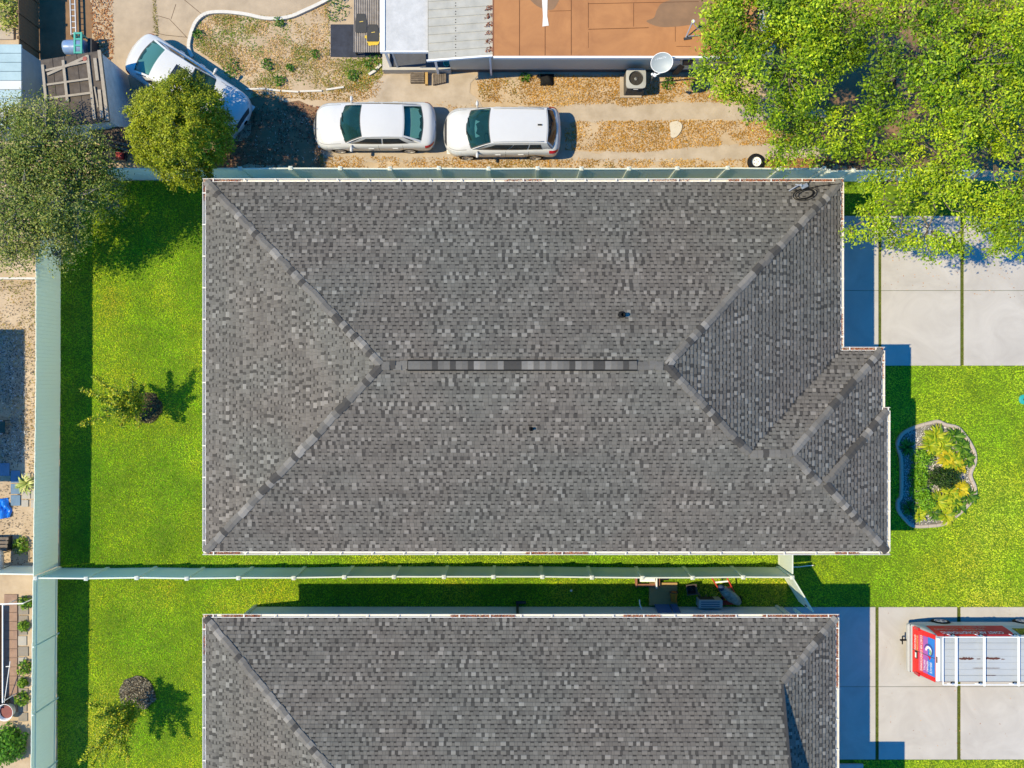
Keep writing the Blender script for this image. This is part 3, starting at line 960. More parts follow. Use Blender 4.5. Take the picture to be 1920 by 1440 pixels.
# ------------------------------------------------------------------ white vinyl fences and gates
BOARD = {}
def board_mesh(w, h, m):
    k = (round(w, 3), round(h, 2), m.name)
    if k not in BOARD:
        BOARD[k] = MB().add([(0.0005, -0.009, 0), (0.006, -0.012, 0), (w - 0.006, -0.012, 0), (w - 0.0005, -0.009, 0), (w - 0.0005, 0.009, 0), (w - 0.006, 0.012, 0), (0.006, 0.012, 0), (0.0005, 0.009, 0)] + [(0.0005, -0.009, h), (0.006, -0.012, h), (w - 0.006, -0.012, h), (w - 0.0005, -0.009, h), (w - 0.0005, 0.009, h), (w - 0.006, 0.012, h), (0.006, 0.012, h), (0.0005, 0.009, h)], [tuple(range(8, 16)), tuple(range(7, -1, -1))] + [(i, (i + 1) % 8, 8 + (i + 1) % 8, 8 + i) for i in range(8)]).mesh('board', m)
    return BOARD[k]
def post_mesh(h, w, m):
    k = ('post', round(h, 2), w, m.name)
    if k not in BOARD:
        b = MB().box(-w / 2, w / 2, -w / 2, w / 2, 0.0, h - 0.05)
        c = w / 2 + 0.012
        b.add([(-c, -c, h - 0.05), (c, -c, h - 0.05), (c, c, h - 0.05), (-c, c, h - 0.05), (-c, -c, h - 0.02), (c, -c, h - 0.02), (c, c, h - 0.02), (-c, c, h - 0.02), (0, 0, h + 0.015)],
              [(0, 3, 2, 1), (0, 1, 5, 4), (1, 2, 6, 5), (2, 3, 7, 6), (3, 0, 4, 7), (4, 5, 8), (5, 6, 8), (6, 7, 8), (7, 4, 8)])
        BOARD[k] = b.mesh('post', m)
    return BOARD[k]

def fence(pts, label, h=1.83, m=None, name='fence', cat='fence', posts=True, bw=0.152, side=1, rails=True, post_w=0.127, z0=0.05):
    """pts: plan points of the posts; each bay gets its own rails and boards"""
    m = m or M_vinyl
    root = thing(name, label, cat, (pts[0][0], pts[0][1], 0))
    o = Vector((pts[0][0], pts[0][1], 0))
    for p in (pts if posts else []):
        link('post', post_mesh(h + 0.06, post_w, m), root, Vector((p[0], p[1], 0)) - o)
    for a, b in zip(pts[:-1], pts[1:]):
        a3, b3 = Vector((*a, 0)), Vector((*b, 0))
        d = b3 - a3
        L = d.length
        ang = math.atan2(d.y, d.x)
        u = d.normalized()
        gap = (post_w / 2 + 0.001) if posts else 0.0005
        if rails:
            for zz, hh in ((h - 0.045, 0.09), (0.12, 0.12)):
                MB().bar(a3 + u * gap + Vector((0, 0, zz)), b3 - u * gap + Vector((0, 0, zz)), 0.05, hh).build('rail', m, root)
        n = max(1, round((L - 2 * gap) / bw))
        w = (L - 2 * gap) / n
        top = h - 0.093 if rails else h
        for i in range(n):
            link('board', board_mesh(w, top - z0, m), root, a3 - o + u * (gap + i * w) + Vector((0, 0, z0 + (0.0 if rails else rnd.uniform(-0.012, 0.012)))), (0, 0, ang))
    return root

def run(u0, v0, u1, v1, n, jit=0.0, r=rnd, z=0.0):
    a, b = P(u0, v0, z), P(u1, v1, z)
    d = (b - a).normalized()
    q = Vector((-d.y, d.x, 0))
    out = []
    for i in range(n + 1):
        p = a.lerp(b, i / n) + q * (r.uniform(-jit, jit) if 0 < i < n else 0)
        out.append((p.x, p.y))
    return out

# top fence behind the upper house (posts located by their caps at the top of the fence)
ytf = P(0, 315.5, 1.83).y
top_posts = [190, 282, 365, 450, 545, 638, 731, 823, 916, 1008, 1090, 1179, 1270, 1364, 1462, 1545]
fence([(P(u, 315.5, 1.83).x, ytf + rnd.uniform(-0.02, 0.02)) for u in top_posts], 'long white vinyl fence behind the upper house along the dry driveway')
fence([(P(u, 319, 1.75).x, P(0, v, 1.75).y) for u, v in ((1553, 321), (1600, 320), (1645, 320), (1742, 320), (1840, 320))], 'white vinyl fence section in the shade of the oak', h=1.75)
# left fence of the upper lot, seen from its inner face
fence(run(113.5, 339, 113.5, 700, 4)[:] + run(113.5, 700, 108.5, 1062, 4)[1:], 'tall white vinyl fence down the left side of the upper lawn', posts=False, rails=False, z0=0.02)
lf = fence(run(108, 1068, 104, 1470, 1), 'white vinyl fence left of the lower lawn with slim posts', posts=False, rails=False, z0=0.02)
for zz in (0.2, 1.62):
    MB().tube([P(108, 1068) + Vector((0.045, 0, zz)), P(104, 1470) + Vector((0.045, 0, zz))], 0.02, 6).build('rail', M_vinyl, lf)
for v in (1187, 1308, 1426):
    p = P(107.5 - (v - 1068) * 0.01, v) + Vector((0.09, 0, 0))
    MB().tube([p, p + Vector((0, 0, 1.9))], 0.03, 8).build('post', M_vinyl, lf)
# fence between the two houses
bl = []
for i, u in enumerate([113, 203, 293, 382, 474, 572, 662, 750, 839, 927, 1014, 1102, 1192, 1281, 1371, 1458]):
    p = P(u, 1063.5 + rnd.uniform(-1.3, 1.3) + (1.2 if u < 400 else 0))
    bl.append((p.x, p.y))
fence(bl, 'long white vinyl fence between the two houses with square post caps')
fence([(P(1459, 0).x, P(0, 1058).y), (P(1459, 0).x, P(0, 1005).y)], 'short white fence panel from the long fence to the upper house', posts=False)
# open gate leaf at the corner
def gate(a, b, label, h=1.8):
    root = thing('gate', label, 'gate', (a.x, a.y, 0))
    d = (b - a)
    L = d.length
    u = d.normalized()
    ang = math.atan2(d.y, d.x)
    for t in (0.03, L - 0.03):
        MB().bar(a + u * t + Vector((0, 0, 0.08)), a + u * t + Vector((0, 0, h)), 0.06, 0.05).build('stile', M_vinyl, root)
    for zz in (0.12, h - 0.06):
        MB().bar(a + u * 0.06 + Vector((0, 0, zz)), a + u * (L - 0.06) + Vector((0, 0, zz)), 0.05, 0.11).build('rail', M_vinyl, root)
    MB().bar(a + u * 0.07 + Vector((0, 0, 0.2)), a + u * (L - 0.07) + Vector((0, 0, h - 0.14)), 0.04, 0.08).build('brace', M_vinyl, root)
    n = int((L - 0.12) / 0.15)
    w = (L - 0.12) / n
    for i in range(n):
        link('board', board_mesh(w, h - 0.32, M_vinyl), root, u * (0.06 + i * w) + Vector((0, 0, 0.18)), (0, 0, ang))
    MB().bar(a + u * (L - 0.12) + Vector((0, 0, 1.0)), a + u * (L - 0.12) + Vector((0, 0, 1.2)), 0.12, 0.03).build('latch', M_dark, root)
gate(P(1461, 1067), P(1497, 1126), 'white vinyl gate standing half open at the fence corner')
# neighbour's fence running left from the corner
fence(run(-30, 1060, 104, 1062, 4), 'pale fence stub running left from the white fence corner', h=1.5, posts=False, post_w=0.02)

# ------------------------------------------------------------------ vehicles
def interp(tab, x):
    xs = [t[0] for t in tab]
    ys = [t[1] for t in tab]
    return float(np.interp(x, xs, ys))

def wheel(parent, x, y, r, w, out):
    """tyre with rim and spokes; out = +1/-1 side"""
    m = MB().lathe([(r * 0.62, -w / 2), (r * 0.92, -w / 2), (r, -w * 0.3), (r, w * 0.3), (r * 0.92, w / 2), (r * 0.62, w / 2)], (x, y, r), 24, 'y')
    t = m.build('wheel', M_black, parent, True, local=True)
    m = MB().lathe([(r * 0.64, out * w * 0.44), (r * 0.6, out * w * 0.2), (0.02, out * w * 0.12)], (x, y, r), 24, 'y')
    m.build('rim', M_dark, t, True, local=True)
    m = MB()
    for k in range(5):
        a = 2 * math.pi * k / 5 + 0.3
        m.bar((x, y + out * w * 0.36, r), (x + math.cos(a) * r * 0.62, y + out * w * 0.40, r + math.sin(a) * r * 0.62), 0.09, 0.03, up=(0, 1, 0))
    m.lathe([(r * 0.66, out * w * 0.42), (r * 0.66, out * w * 0.52), (r * 0.58, out * w * 0.5), (r * 0.58, out * w * 0.42)], (x, y, r), 24, 'y')
    m.build('spokes', M_rim, t, False, local=True)
    return t

def make_body(Pm):
    """returns surf(x, t, off): t 0 sill .. 1 centre line of the top, right-hand half (y>0)"""
    L, W = Pm['L'], Pm['W']
    arches = Pm['arches']
    R = Pm['R'] + 0.05
    def width(x):
        f = (x - (L / 2 - Pm['nose'])) / Pm['nose']
        b = (-x - (L / 2 - Pm['tail'])) / Pm['tail']
        k = 1.0
        if f > 0: k -= 1.25 * Pm['nk'] * (1 - max(0.0, 1 - f ** 2.3) ** (1 / 2.3)) + 0.04 * f
        if b > 0: k -= 1.25 * Pm['tk'] * (1 - max(0.0, 1 - b ** 2.6) ** (1 / 2.6))
        return W * k
    def section(x):
        w = width(x)
        zb = interp(Pm['belt'], x)
        zt = interp(Pm['top'], x)
        zs = interp(Pm['sill'], x)
        za = zs
        for xa in arches:
            dx = abs(x - xa)
            if dx < R: za = max(za, Pm['R'] + math.sqrt(R * R - dx * dx))
        q = zb - zs
        pts = [(0.90 * w, zs), (0.965 * w, zs + 0.14 * q), (1.0 * w, zs + 0.42 * q), (0.992 * w, zs + 0.72 * q), (0.972 * w, zs + 0.9 * q), (0.925 * w, zb), (0.83 * w, zb + 0.40 * (zt - zb)), (0.6 * w, zb + 0.75 * (zt - zb)), (0.3 * w, zb + 0.95 * (zt - zb)), (0.0, zt)]
        return [(y, max(z, za) if i < 4 else z) for i, (y, z) in enumerate(pts)]
    def surf(x, t, off=0.0):
        s = section(x)
        k = t * 9
        i = min(8, int(k))
        f = k - i
        y = s[i][0] + (s[i + 1][0] - s[i][0]) * f
        z = s[i][1] + (s[i + 1][1] - s[i][1]) * f
        if off:
            dy, dz = s[i + 1][0] - s[i][0], s[i + 1][1] - s[i][1]
            n = math.hypot(dy, dz) + 1e-9
            y += dz / n * off
            z += -dy / n * off
        return (x, y, z)
    return surf, section, width

def body_mesh(Pm, surf, section):
    L = Pm['L']
    xs = sorted(set([round(-L / 2 + L * i / 56, 4) for i in range(57)] + [round(sg * (L / 2 - d), 4) for sg in (-1, 1) for d in (0.005, 0.015, 0.03, 0.05)] + [round(xa + d, 4) for xa in Pm['arches'] for d in (-0.37, -0.33, -0.25, -0.12, 0, 0.12, 0.25, 0.33, 0.37)]))
    m = MB()
    n = 19
    for x in xs:
        s = section(x)
        ring = [(x, y, z) for y, z in s] + [(x, -y, z) for y, z in s[-2::-1]]
        m.v += ring
    for i in range(len(xs) - 1):
        for j in range(n - 1):
            a = i * n + j
            m.f.append((a, a + 1, a + n + 1, a + n))
    m.f.append(tuple(range(n)))
    e = (len(xs) - 1) * n
    m.f.append(tuple(e + k for k in range(n - 1, -1, -1)))
    # floor pan
    m.add([(xs[0] + 0.1, -0.8 * Pm['W'], 0.28), (xs[-1] - 0.1, -0.8 * Pm['W'], 0.28), (xs[-1] - 0.1, 0.8 * Pm['W'], 0.28), (xs[0] + 0.1, 0.8 * Pm['W'], 0.28)], [(0, 3, 2, 1)])
    return m

def patch(surf, x0, x1, t0, t1, off, side, nx=6, nt=4):
    def fn(a, b):
        p = surf(x0 + (x1 - x0) * a, t0 + (t1 - t0) * b, off)
        return (p[0], p[1] * side, p[2])
    return MB().grid(fn, nx, nt)

def car(name, label, cat, loc, heading, Pm, paint, group=None):
    root = thing(name, label, cat, (loc[0], loc[1], 0.0), heading, group)
    surf, section, width = make_body(Pm)
    L, W = Pm['L'], Pm['W']
    body_mesh(Pm, surf, section).build('body', paint, root, True, local=True)
    # cabin
    xc, xw, xr_, xb = Pm['cabin']           # windscreen foot, windscreen head, rear glass head, rear glass foot
    zr, wr = Pm['zr'], Pm['wr'] * W
    def base(x):
        s = section(x)
        return s[6][1] - 0.01
    wb = 0.9 * W
    zc, zq = interp(Pm['top'], xc) - 0.015, interp(Pm['top'], xb) - 0.015
    bow, bow2 = 0.22, Pm.get('rbow', 0.12)
    def foot(a): return Vector((xc - bow * a * a, a * wb * 0.93, zc - 0.07 * a * a))
    def head(a): return Vector((xw - 0.07 * a * a, a * wr, zr - 0.05 * a * a))
    def rhead(a): return Vector((xr_ + 0.04 * a * a, a * wr * 0.97, zr - 0.02 - 0.05 * a * a))
    def rfoot(a): return Vector((xb + bow2 * a * a, a * wb * 0.90, zq - 0.06 * a * a))
    def ws(a, b, off=0.0):
        p = foot(a).lerp(head(a), b)
        return p + Vector((0.5, 0, 0.85)) * (0.03 * math.sin(math.pi * b) + off)
    def rs(a, b, off=0.0):
        p = rfoot(a).lerp(rhead(a), b)
        return p + Vector((-0.5, 0, 0.85)) * (0.025 * math.sin(math.pi * b) + off)
    def rf(a, b, off=0.0):
        p = head(a).lerp(rhead(a), b)
        return p + Vector((0, 0, 0.035 * math.sin(math.pi * b) + off))
    def sd(c, b, s, off=0.0):
        lo = foot(1).lerp(rfoot(1), c)
        lo.z = foot(1).z + (rfoot(1).z - foot(1).z) * c
        lo.y = wb * 0.93 + 0.03 * math.sin(math.pi * c)
        lo.z -= 0.03
        hi = head(1).lerp(rhead(1), c)
        p = lo.lerp(hi, b)
        p.y += 0.03 * math.sin(math.pi * b) + off * 0.8
        p.z += off * 0.5
        return Vector((p.x, p.y * s, p.z))
    cab = MB()
    for a0, a1, b0, b1 in ((-1, -0.91, 0, 1), (0.91, 1, 0, 1), (-0.91, 0.91, 0.95, 1.0)):          # pillars and header, the opening stays open
        cab.grid(lambda i, j: ws(a0 + (a1 - a0) * i, b0 + (b1 - b0) * j), 8, 5)
    for a0, a1, b0, b1 in ((-1, -0.89, 0, 1), (0.89, 1, 0, 1), (-0.89, 0.89, 0.93, 1.0)):
        cab.grid(lambda i, j: rs(-a0 - (a1 - a0) * i, b0 + (b1 - b0) * j), 8, 5)
    cab.grid(lambda i, j: rf(-1 + 2 * i, j), 10, 6)
    for s in (-1, 1): cab.grid((lambda i, j: sd(i, j, 1)) if s > 0 else (lambda i, j: sd(1 - i, j, -1)), 10, 4)
    c = cab.build('cabin', paint, root, True, local=True)
    # cabin interior: trim deck, dashboard, seats, steering wheel
    inn = mat('cabin_trim', (0.05, 0.05, 0.05), 0.8, 0.2, 5)
    MB().grid(lambda i, j: (foot(-0.9 + 1.8 * i).lerp(rfoot(-0.9 + 1.8 * i), j) + Vector((0, 0, 0.02 + 0.06 * math.sin(math.pi * j)))), 8, 8).build('interior', inn, c, True, local=True)
    MB().grid(lambda i, j: foot(-0.88 + 1.76 * i) + Vector((-0.05 - 0.32 * j, 0, 0.035 + 0.05 * math.sin(math.pi * j))), 8, 3).build('dashboard', mat('dash_trim', (0.09, 0.09, 0.088), 0.7, 0.15, 6), c, True, local=True)
    st = mat('seat_cloth', (0.30, 0.30, 0.28), 0.9, 0.15, 6)
    zq_ = zc + 0.02
    for sx in (xw - 0.25, (xr_ + xw) / 2 - 0.55):
        for sy in (-0.38, 0.38):
            MB().bbox(sx - 0.10, sx + 0.12, sy - 0.24, sy + 0.24, zq_ - 0.1, zq_ + 0.16, 0.05).build('seat_back', st, c, False, local=True)
            MB().bbox(sx - 0.07, sx + 0.05, sy - 0.12, sy + 0.12, zq_ + 0.163, zq_ + 0.30, 0.03).build('head_rest', st, c, False, local=True)
    wc = Vector((xw + 0.12, 0.38, zq_ + 0.10))
    MB().tube([wc + Vector((0.09 * math.sin(t), 0.18 * math.cos(t), 0.14 * math.sin(t))) for t in np.linspace(0, 2 * math.pi, 17)], 0.016, 6).build('steering_wheel', M_dark, c, True, local=True)
    for a0, a1, b0, b1 in ((-0.965, -0.90, 0, 0.98), (0.90, 0.965, 0, 0.98), (-0.9, 0.9, -0.015, 0.06), (-0.9, 0.9, 0.955, 0.99)):
        MB().grid(lambda i, j: ws(a0 + (a1 - a0) * i, b0 + (b1 - b0) * j, 0.006), 10, 4).build('windscreen_seal', M_seam, c, True, local=True)
    for yw in (-0.55, 0.1):
        MB().tube([ws(yw, 0.03, 0.03), ws(yw + 0.25, 0.12, 0.03), ws(yw + 0.5, 0.16, 0.03)], 0.012, 5).build('wiper', M_black, c, False, local=True)
    MB().grid(lambda i, j: ws(-0.92 + 1.84 * i, 0.05 + 0.91 * j, 0.014), 12, 6).build('windscreen', M_glass, c, True, local=True)
    MB().grid(lambda i, j: rs(0.9 - 1.8 * i, 0.06 + 0.88 * j, 0.012), 10, 5).build('rear_window', M_glass if not Pm.get('suv') else M_sideglass, c, True, local=True)
    for s in (-1, 1):
        for c0, c1 in Pm['side']:
            def fn(i, j, s=s, c0=c0, c1=c1):
                b = 0.12 + 0.72 * j
                e0 = c0 + (0.10 * (1 - j) * -1 if c0 < 0.15 else 0)
                e1 = c1
                i2 = i if s > 0 else 1 - i
                return sd(e0 + (e1 - e0) * i2, b, s, 0.012)
            MB().grid(fn, 8, 4).build('side_window', M_sideglass, c, True, local=True)
        # mirror, door handles, door gaps
        xm = xc - bow - 0.22
        m = MB().lathe([(0.001, -0.11), (0.035, -0.1), (0.055, -0.04), (0.06, 0.05), (0.04, 0.1), (0.001, 0.11)], (xm, s * (W + 0.07), 1.0 * Pm.get('mz', 0.98)), 10, 'y')
        m.bar((xm, s * W * 0.9, 0.95 * Pm.get('mz', 1)), (xm, s * (W + 0.06), 0.97 * Pm.get('mz', 1)), 0.06)
        m.build('mirror', paint, root, True, local=True)
        for xh in Pm['handles']:
            p = surf(xh, 0.36, 0.03)
            MB().bbox(p[0] - 0.11, p[0] + 0.11, min(s * p[1], s * (p[1] - 0.05)), max(s * p[1], s * (p[1] - 0.05)), p[2] - 0.02, p[2] + 0.02, 0.008).build('door_handle', paint, root, False, local=True)
        for xd in Pm['gaps']:
            patch(surf, xd - 0.006, xd + 0.006, 0.12, 0.58, 0.003, s, 1, 8).build('door_gap', M_seam, root, False, local=True)
        x0, x1, t0, t1 = Pm['head']
        patch(surf, x0, x1, t0, t1, 0.006, s).build('headlight', M_headl, root, True, local=True)
        x0, x1, t0, t1 = Pm['tail_l']
        patch(surf, x0, x1, t0, t1, 0.006, s).build('tail_light', M_redl, root, True, local=True)
        for xa in Pm['arches']:
            wheel(root, xa, s * (W - 0.12), Pm['R'], 0.22, s)
    # bonnet gaps
    for s in (-1, 1):
        patch(surf, xc - 0.02, L / 2 - 0.22, 0.655, 0.668, 0.003, s, 8, 1).build('bonnet_gap', M_seam, root, False, local=True)
    # number plate and grille
    zf = section(L / 2)[3][1]
    for s in (-1, 1):
        patch(surf, L / 2 - 0.14, L / 2 - 0.04, 0.66, 1.0, 0.006, s, 4, 4).build('grille', M_dark, root, True, local=True)
    MB().bbox(-L / 2 - 0.015, -L / 2 + 0.01, -0.2, 0.2, section(-L / 2)[3][1] - 0.06, section(-L / 2)[3][1] + 0.06, 0.004).build('number_plate', M_headl, root, local=True)
    return root, surf, section, (ws, rs, rf, sd)

SEDAN = dict(L=4.85, W=0.92, R=0.32, arches=(1.42, -1.36), nose=0.62, tail=0.45, nk=0.68, tk=0.62,
             belt=[(-2.43, 0.78), (-2.2, 0.92), (-1.2, 0.98), (0.8, 0.92), (1.7, 0.82), (2.2, 0.68), (2.43, 0.5)],
             top=[(-2.43, 0.86), (-2.25, 1.06), (-1.5, 1.12), (1.2, 1.04), (1.6, 0.98), (2.1, 0.86), (2.35, 0.68), (2.43, 0.56)],
             sill=[(-2.43, 0.42), (-2.1, 0.25), (2.1, 0.22), (2.43, 0.34)],
             cabin=(1.30, 0.42, -1.22, -1.98), zr=1.46, wr=0.70, side=((0.13, 0.47), (0.50, 0.86)), handles=(0.1, -0.85), gaps=(0.85, -0.2, -1.15),
             head=(1.85, 2.25, 0.42, 0.60), tail_l=(-2.36, -2.02, 0.36, 0.56))
SUVP = dict(L=4.62, W=0.94, R=0.35, arches=(1.38, -1.33), nose=0.66, tail=0.36, nk=0.68, tk=0.6,
            belt=[(-2.31, 0.85), (-2.1, 1.05), (-1.2, 1.12), (0.8, 1.02), (1.6, 0.92), (2.1, 0.76), (2.31, 0.55)],
            top=[(-2.31, 0.9), (-2.2, 1.2), (-1.9, 1.3), (1.3, 1.17), (1.6, 1.1), (2.0, 0.97), (2.25, 0.76), (2.31, 0.6)],
            sill=[(-2.31, 0.5), (-2.0, 0.3), (2.0, 0.27), (2.31, 0.4)],
            cabin=(1.40, 0.46, -1.78, -2.14), zr=1.68, wr=0.74, side=((0.12, 0.42), (0.435, 0.68), (0.70, 0.88)), handles=(0.15, -0.75), gaps=(0.9, -0.15, -1.05),
            head=(1.6, 2.15, 0.45, 0.60), tail_l=(-2.26, -1.85, 0.44, 0.60), rbow=0.16, suv=True, mz=1.12)
BIG = dict(SEDAN)
BIG.update(L=5.2, W=0.95, arches=(1.55, -1.5), nose=0.7, tail=0.6, tk=0.64, nk=0.68,
           belt=[(-2.6, 0.74), (-2.3, 0.92), (-1.2, 0.98), (0.8, 0.94), (1.9, 0.84), (2.4, 0.68), (2.6, 0.5)],
           top=[(-2.6, 0.84), (-2.4, 1.04), (-1.5, 1.12), (1.1, 1.05), (1.7, 0.98), (2.3, 0.86), (2.5, 0.68), (2.6, 0.56)],
           sill=[(-2.6, 0.42), (-2.2, 0.25), (2.2, 0.22), (2.6, 0.34)],
           cabin=(1.15, 0.25, -1.15, -2.05), head=(1.95, 2.4, 0.42, 0.60), tail_l=(-2.5, -2.1, 0.36, 0.56))
GRP = 'white cars parked at the neighbouring property'
c1 = P(701, 234, 0.8)
sed = car('sedan', 'white four door sedan parked nose left, middle of three white cars', 'car', (-5.44, 10.2), math.pi, SEDAN, M_carw, GRP)
suv = car('suv', 'white suv with roof rails parked behind the middle sedan', 'car', (-0.40, 9.95), math.pi, SUVP, M_carw, GRP)
big = car('sedan', 'white sedan with sunroof parked diagonally under the round green tree', 'car', (P(352, 158, 0.8).x, P(352, 158, 0.8).y), math.radians(-33), BIG, M_carw, GRP)
# roof rails and aerial fin on the suv, sunroof on the diagonal sedan
for s in (-1, 1):
    MB().tube([suv[3][2](s * 0.93, b, 0.03) for b in (0.04, 0.2, 0.4, 0.6, 0.8, 0.94)], 0.017, 6).build('roof_rail', M_greyp, suv[0], True, local=True)
MB().grid(lambda i, j: suv[3][2](-0.95 + 1.9 * i, 0.985 + 0.005 * j, 0.004), 8, 1).build('roof_gap', M_seam, suv[0], False, local=True)
p = suv[3][2](0, 0.86, 0)
MB().bbox(p.x - 0.08, p.x + 0.08, -0.025, 0.025, p.z - 0.005, p.z + 0.06, 0.012).build('aerial', M_black, suv[0], False, local=True)
MB().grid(lambda i, j: big[3][2](-0.55 + 1.1 * i, 0.12 + 0.38 * j, 0.006), 6, 4).build('sunroof', M_sideglass, big[0], True, local=True)

# ---- service van with ladder rack
def van():
    L, W, ZR = 5.7, 1.0, 2.06
    cx, cy = 15.80 + L / 2, -10.47
    root = thing('van', 'white service van with red wrap and roof ladder rack on lower driveway', 'van', (cx, cy, 0), 0.0)
    M_red = mat('red_wrap', (0.60, 0.024, 0.02), 0.35, 0.12, 2.5, coat=0.3)
    M_vw = mat('van_white_roof', (0.34, 0.36, 0.37), 0.45, 0.06, 1.2)
    # rear is at x = -L/2; rear face leans forward
    zt = [(-2.85, 0.62), (-2.82, 0.68), (-2.74, 1.0), (-2.50, 2.0), (-2.42, ZR), (1.2, ZR), (1.45, 1.98), (2.05, 1.25), (2.6, 1.08), (2.85, 0.75)]
    def width(x):
        k = 1.0
        if x < -2.3: k -= 0.055 * ((-2.3 - x) / 0.55) ** 2
        if x > 1.9: k -= 0.14 * ((x - 1.9) / 0.95) ** 2.2
        return W * k
    R = 0.40
    arches = (1.72, -1.55)
    def section(x):
        w = width(x)
        t = interp(zt, x)
        zs = 0.34
        za = zs
        for xa in arches:
            dx = abs(x - xa)
            if dx < R: za = max(za, 0.36 + math.sqrt(R * R - dx * dx))
        full = [(0.97, 0.34), (1.0, 0.5), (1.0, 0.95), (0.985, 1.2), (0.945, 1.62), (0.905, 1.86), (0.87, 1.97), (0.80, 2.025), (0.45, 2.05), (0.0, 2.06)]
        out = []
        for i, (fy, fz) in enumerate(full):
            z = fz if fz < t else t
            if i < 3: z = max(z, min(za, t))
            out.append((fy * w, min(z, t)))
        return out
    xs = sorted(set([round(-L / 2 + L * i / 60, 3) for i in range(61)] + [-2.82, -2.74, -2.5, -2.42] + [xa + d for xa in arches for d in (-0.4, -0.36, -0.28, 0, 0.28, 0.36, 0.4)]))
    def surf(x, t, off=0.0):
        s = section(x)
        k = t * 9
        i = min(8, int(k))
        f = k - i
        y = s[i][0] + (s[i + 1][0] - s[i][0]) * f
        z = s[i][1] + (s[i + 1][1] - s[i][1]) * f
        return (x, y + off, z + off * 0.3)
    m = MB()
    n = 19
    for x in xs:
        s = section(x)
        m.v += [(x, y, z) for y, z in s] + [(x, -y, z) for y, z in s[-2::-1]]
    for i in range(len(xs) - 1):
        for j in range(n - 1):
            a = i * n + j
            m.f.append((a, a + 1, a + n + 1, a + n))
    m.f.append(tuple(range(n)))
    e = (len(xs) - 1) * n
    m.f.append(tuple(e + k for k in range(n - 1, -1, -1)))
    body = m.build('body', M_vw, root, True, local=True)
    # rear face: leaning plane (x as a function of z)
    def rx(z): return float(np.interp(z, [0.62, 0.68, 1.0, 2.0, 2.06], [-2.85, -2.82, -2.74, -2.50, -2.42]))
    def rear(y, z, off=0.008): return Vector((rx(z) - off, y, z + off * 0.3))
    def rp(y0, y1, z0, z1, off, name, mt):
        return MB().grid(lambda i, j: rear(y1 + (y0 - y1) * i, z0 + (z1 - z0) * j, off), 4, 6).build(name, mt, root, True, local=True)
    rp(-0.9, 0.9, 0.70, 1.96, 0.006, 'rear_door_wrap', M_red)
    blue = mat('blue_wrap', (0.03, 0.17, 0.52), 0.35, 0.15, 2)
    purple = mat('purple_wrap', (0.33, 0.10, 0.36), 0.35, 0.15, 2)
    pink = mat('pink_wrap', (0.52, 0.08, 0.14), 0.35, 0.15, 2)
    rp(-0.72, 0.72, 1.55, 1.93, 0.010, 'window_graphic', blue)
    rp(-0.72, 0.70, 1.30, 1.549, 0.010, 'window_graphic', purple)
    rp(-0.72, 0.68, 1.05, 1.299, 0.010, 'window_graphic', pink)
    MB().grid(lambda i, j: rear(-0.012 + 0.024 * i, 0.72 + 1.2 * j, 0.016), 1, 6).build('door_gap', M_seam, root, False, local=True)
    wtx = mat('white_lettering', (0.8, 0.78, 0.76), 0.5, 0.02, 5)
    # lettering stands upright on the rear doors: reading direction runs along -y as seen from behind
    def rtext(s, size, y, z, mt=wtx, sq=1.0):
        text_mesh(s, size, mt, lambda a, b: rear(y - a * sq, z + b, 0.02), 'lettering', root)
    rtext('COAST AIR CONDITIONING', 0.15, 0.0, 1.2, sq=0.72)
    rtext('AIR CONDITIONING', 0.13, 0.32, 0.98, mat('yellow_lettering', (0.7, 0.5, 0.2), 0.5, 0.05, 5), 0.5)
    rtext('HEATING & COOLING', 0.13, 0.32, 0.86, sq=0.46)
    rtext('SERVICE', 0.17, -0.42, 1.72, sq=0.7)
    rtext('REPAIRS', 0.14, -0.42, 1.54, sq=0.8)
    rtext('INSTALL', 0.14, -0.42, 1.38, sq=0.8)
    # swirl emblem: ring, pale leaf and red tip
    def arc(y, z, r0, r1, a0, a1, off, mt, nm):
        return MB().grid(lambda i, j: rear(y - (r0 + (r1 - r0) * j) * math.cos(a0 + (a1 - a0) * i), z + (r0 + (r1 - r0) * j) * math.sin(a0 + (a1 - a0) * i), off), 14, 1).build(nm, mt, root, False, local=True)
    arc(0.22, 1.6, 0.19, 0.24, 0.6, 4.6, 0.018, mat('navy_graphic', (0.05, 0.05, 0.2), 0.4, 0.1, 5), 'emblem_ring')
    arc(0.20, 1.6, 0.09, 0.17, 0.4, 4.9, 0.020, wtx, 'emblem_swirl')
    arc(0.16, 1.66, 0.0, 0.11, 0.0, 3.6, 0.023, mat('green_graphic', (0.22, 0.34, 0.2), 0.4, 0.1, 5), 'emblem_leaf')
    MB().add([rear(-0.02, 1.74, 0.024), rear(-0.16, 1.66, 0.024), rear(0.02, 1.55, 0.024)], [(0, 1, 2)]).build('emblem_tip', mat('crimson_graphic', (0.5, 0.01, 0.04), 0.4, 0.1, 5), root, local=True)
    MB().bbox(-2.80, -2.765, -0.30, -0.02, 0.86, 1.02, 0.01).build('plate_recess', M_dark, root, local=True)
    MB().bbox(-2.815, -2.79, -0.26, -0.06, 0.90, 0.98, 0.004).build('number_plate', wtx, root, local=True)
    # high white crossbar above the doors with brake lamp
    MB().bbox(-2.53, -2.40, -0.82, 0.82, 1.99, 2.085, 0.02).build('roof_edge', M_white, root, local=True)
    MB().bbox(-2.545, -2.5, -0.12, 0.12, 2.06, 2.095, 0.008).build('brake_light', mat('brown_lens', (0.12, 0.03, 0.02), 0.3, 0.1, 5), root, local=True)
    # bumper, tow ball
    m = MB().bbox(-2.95, -2.80, -0.95, 0.95, 0.42, 0.60, 0.05)
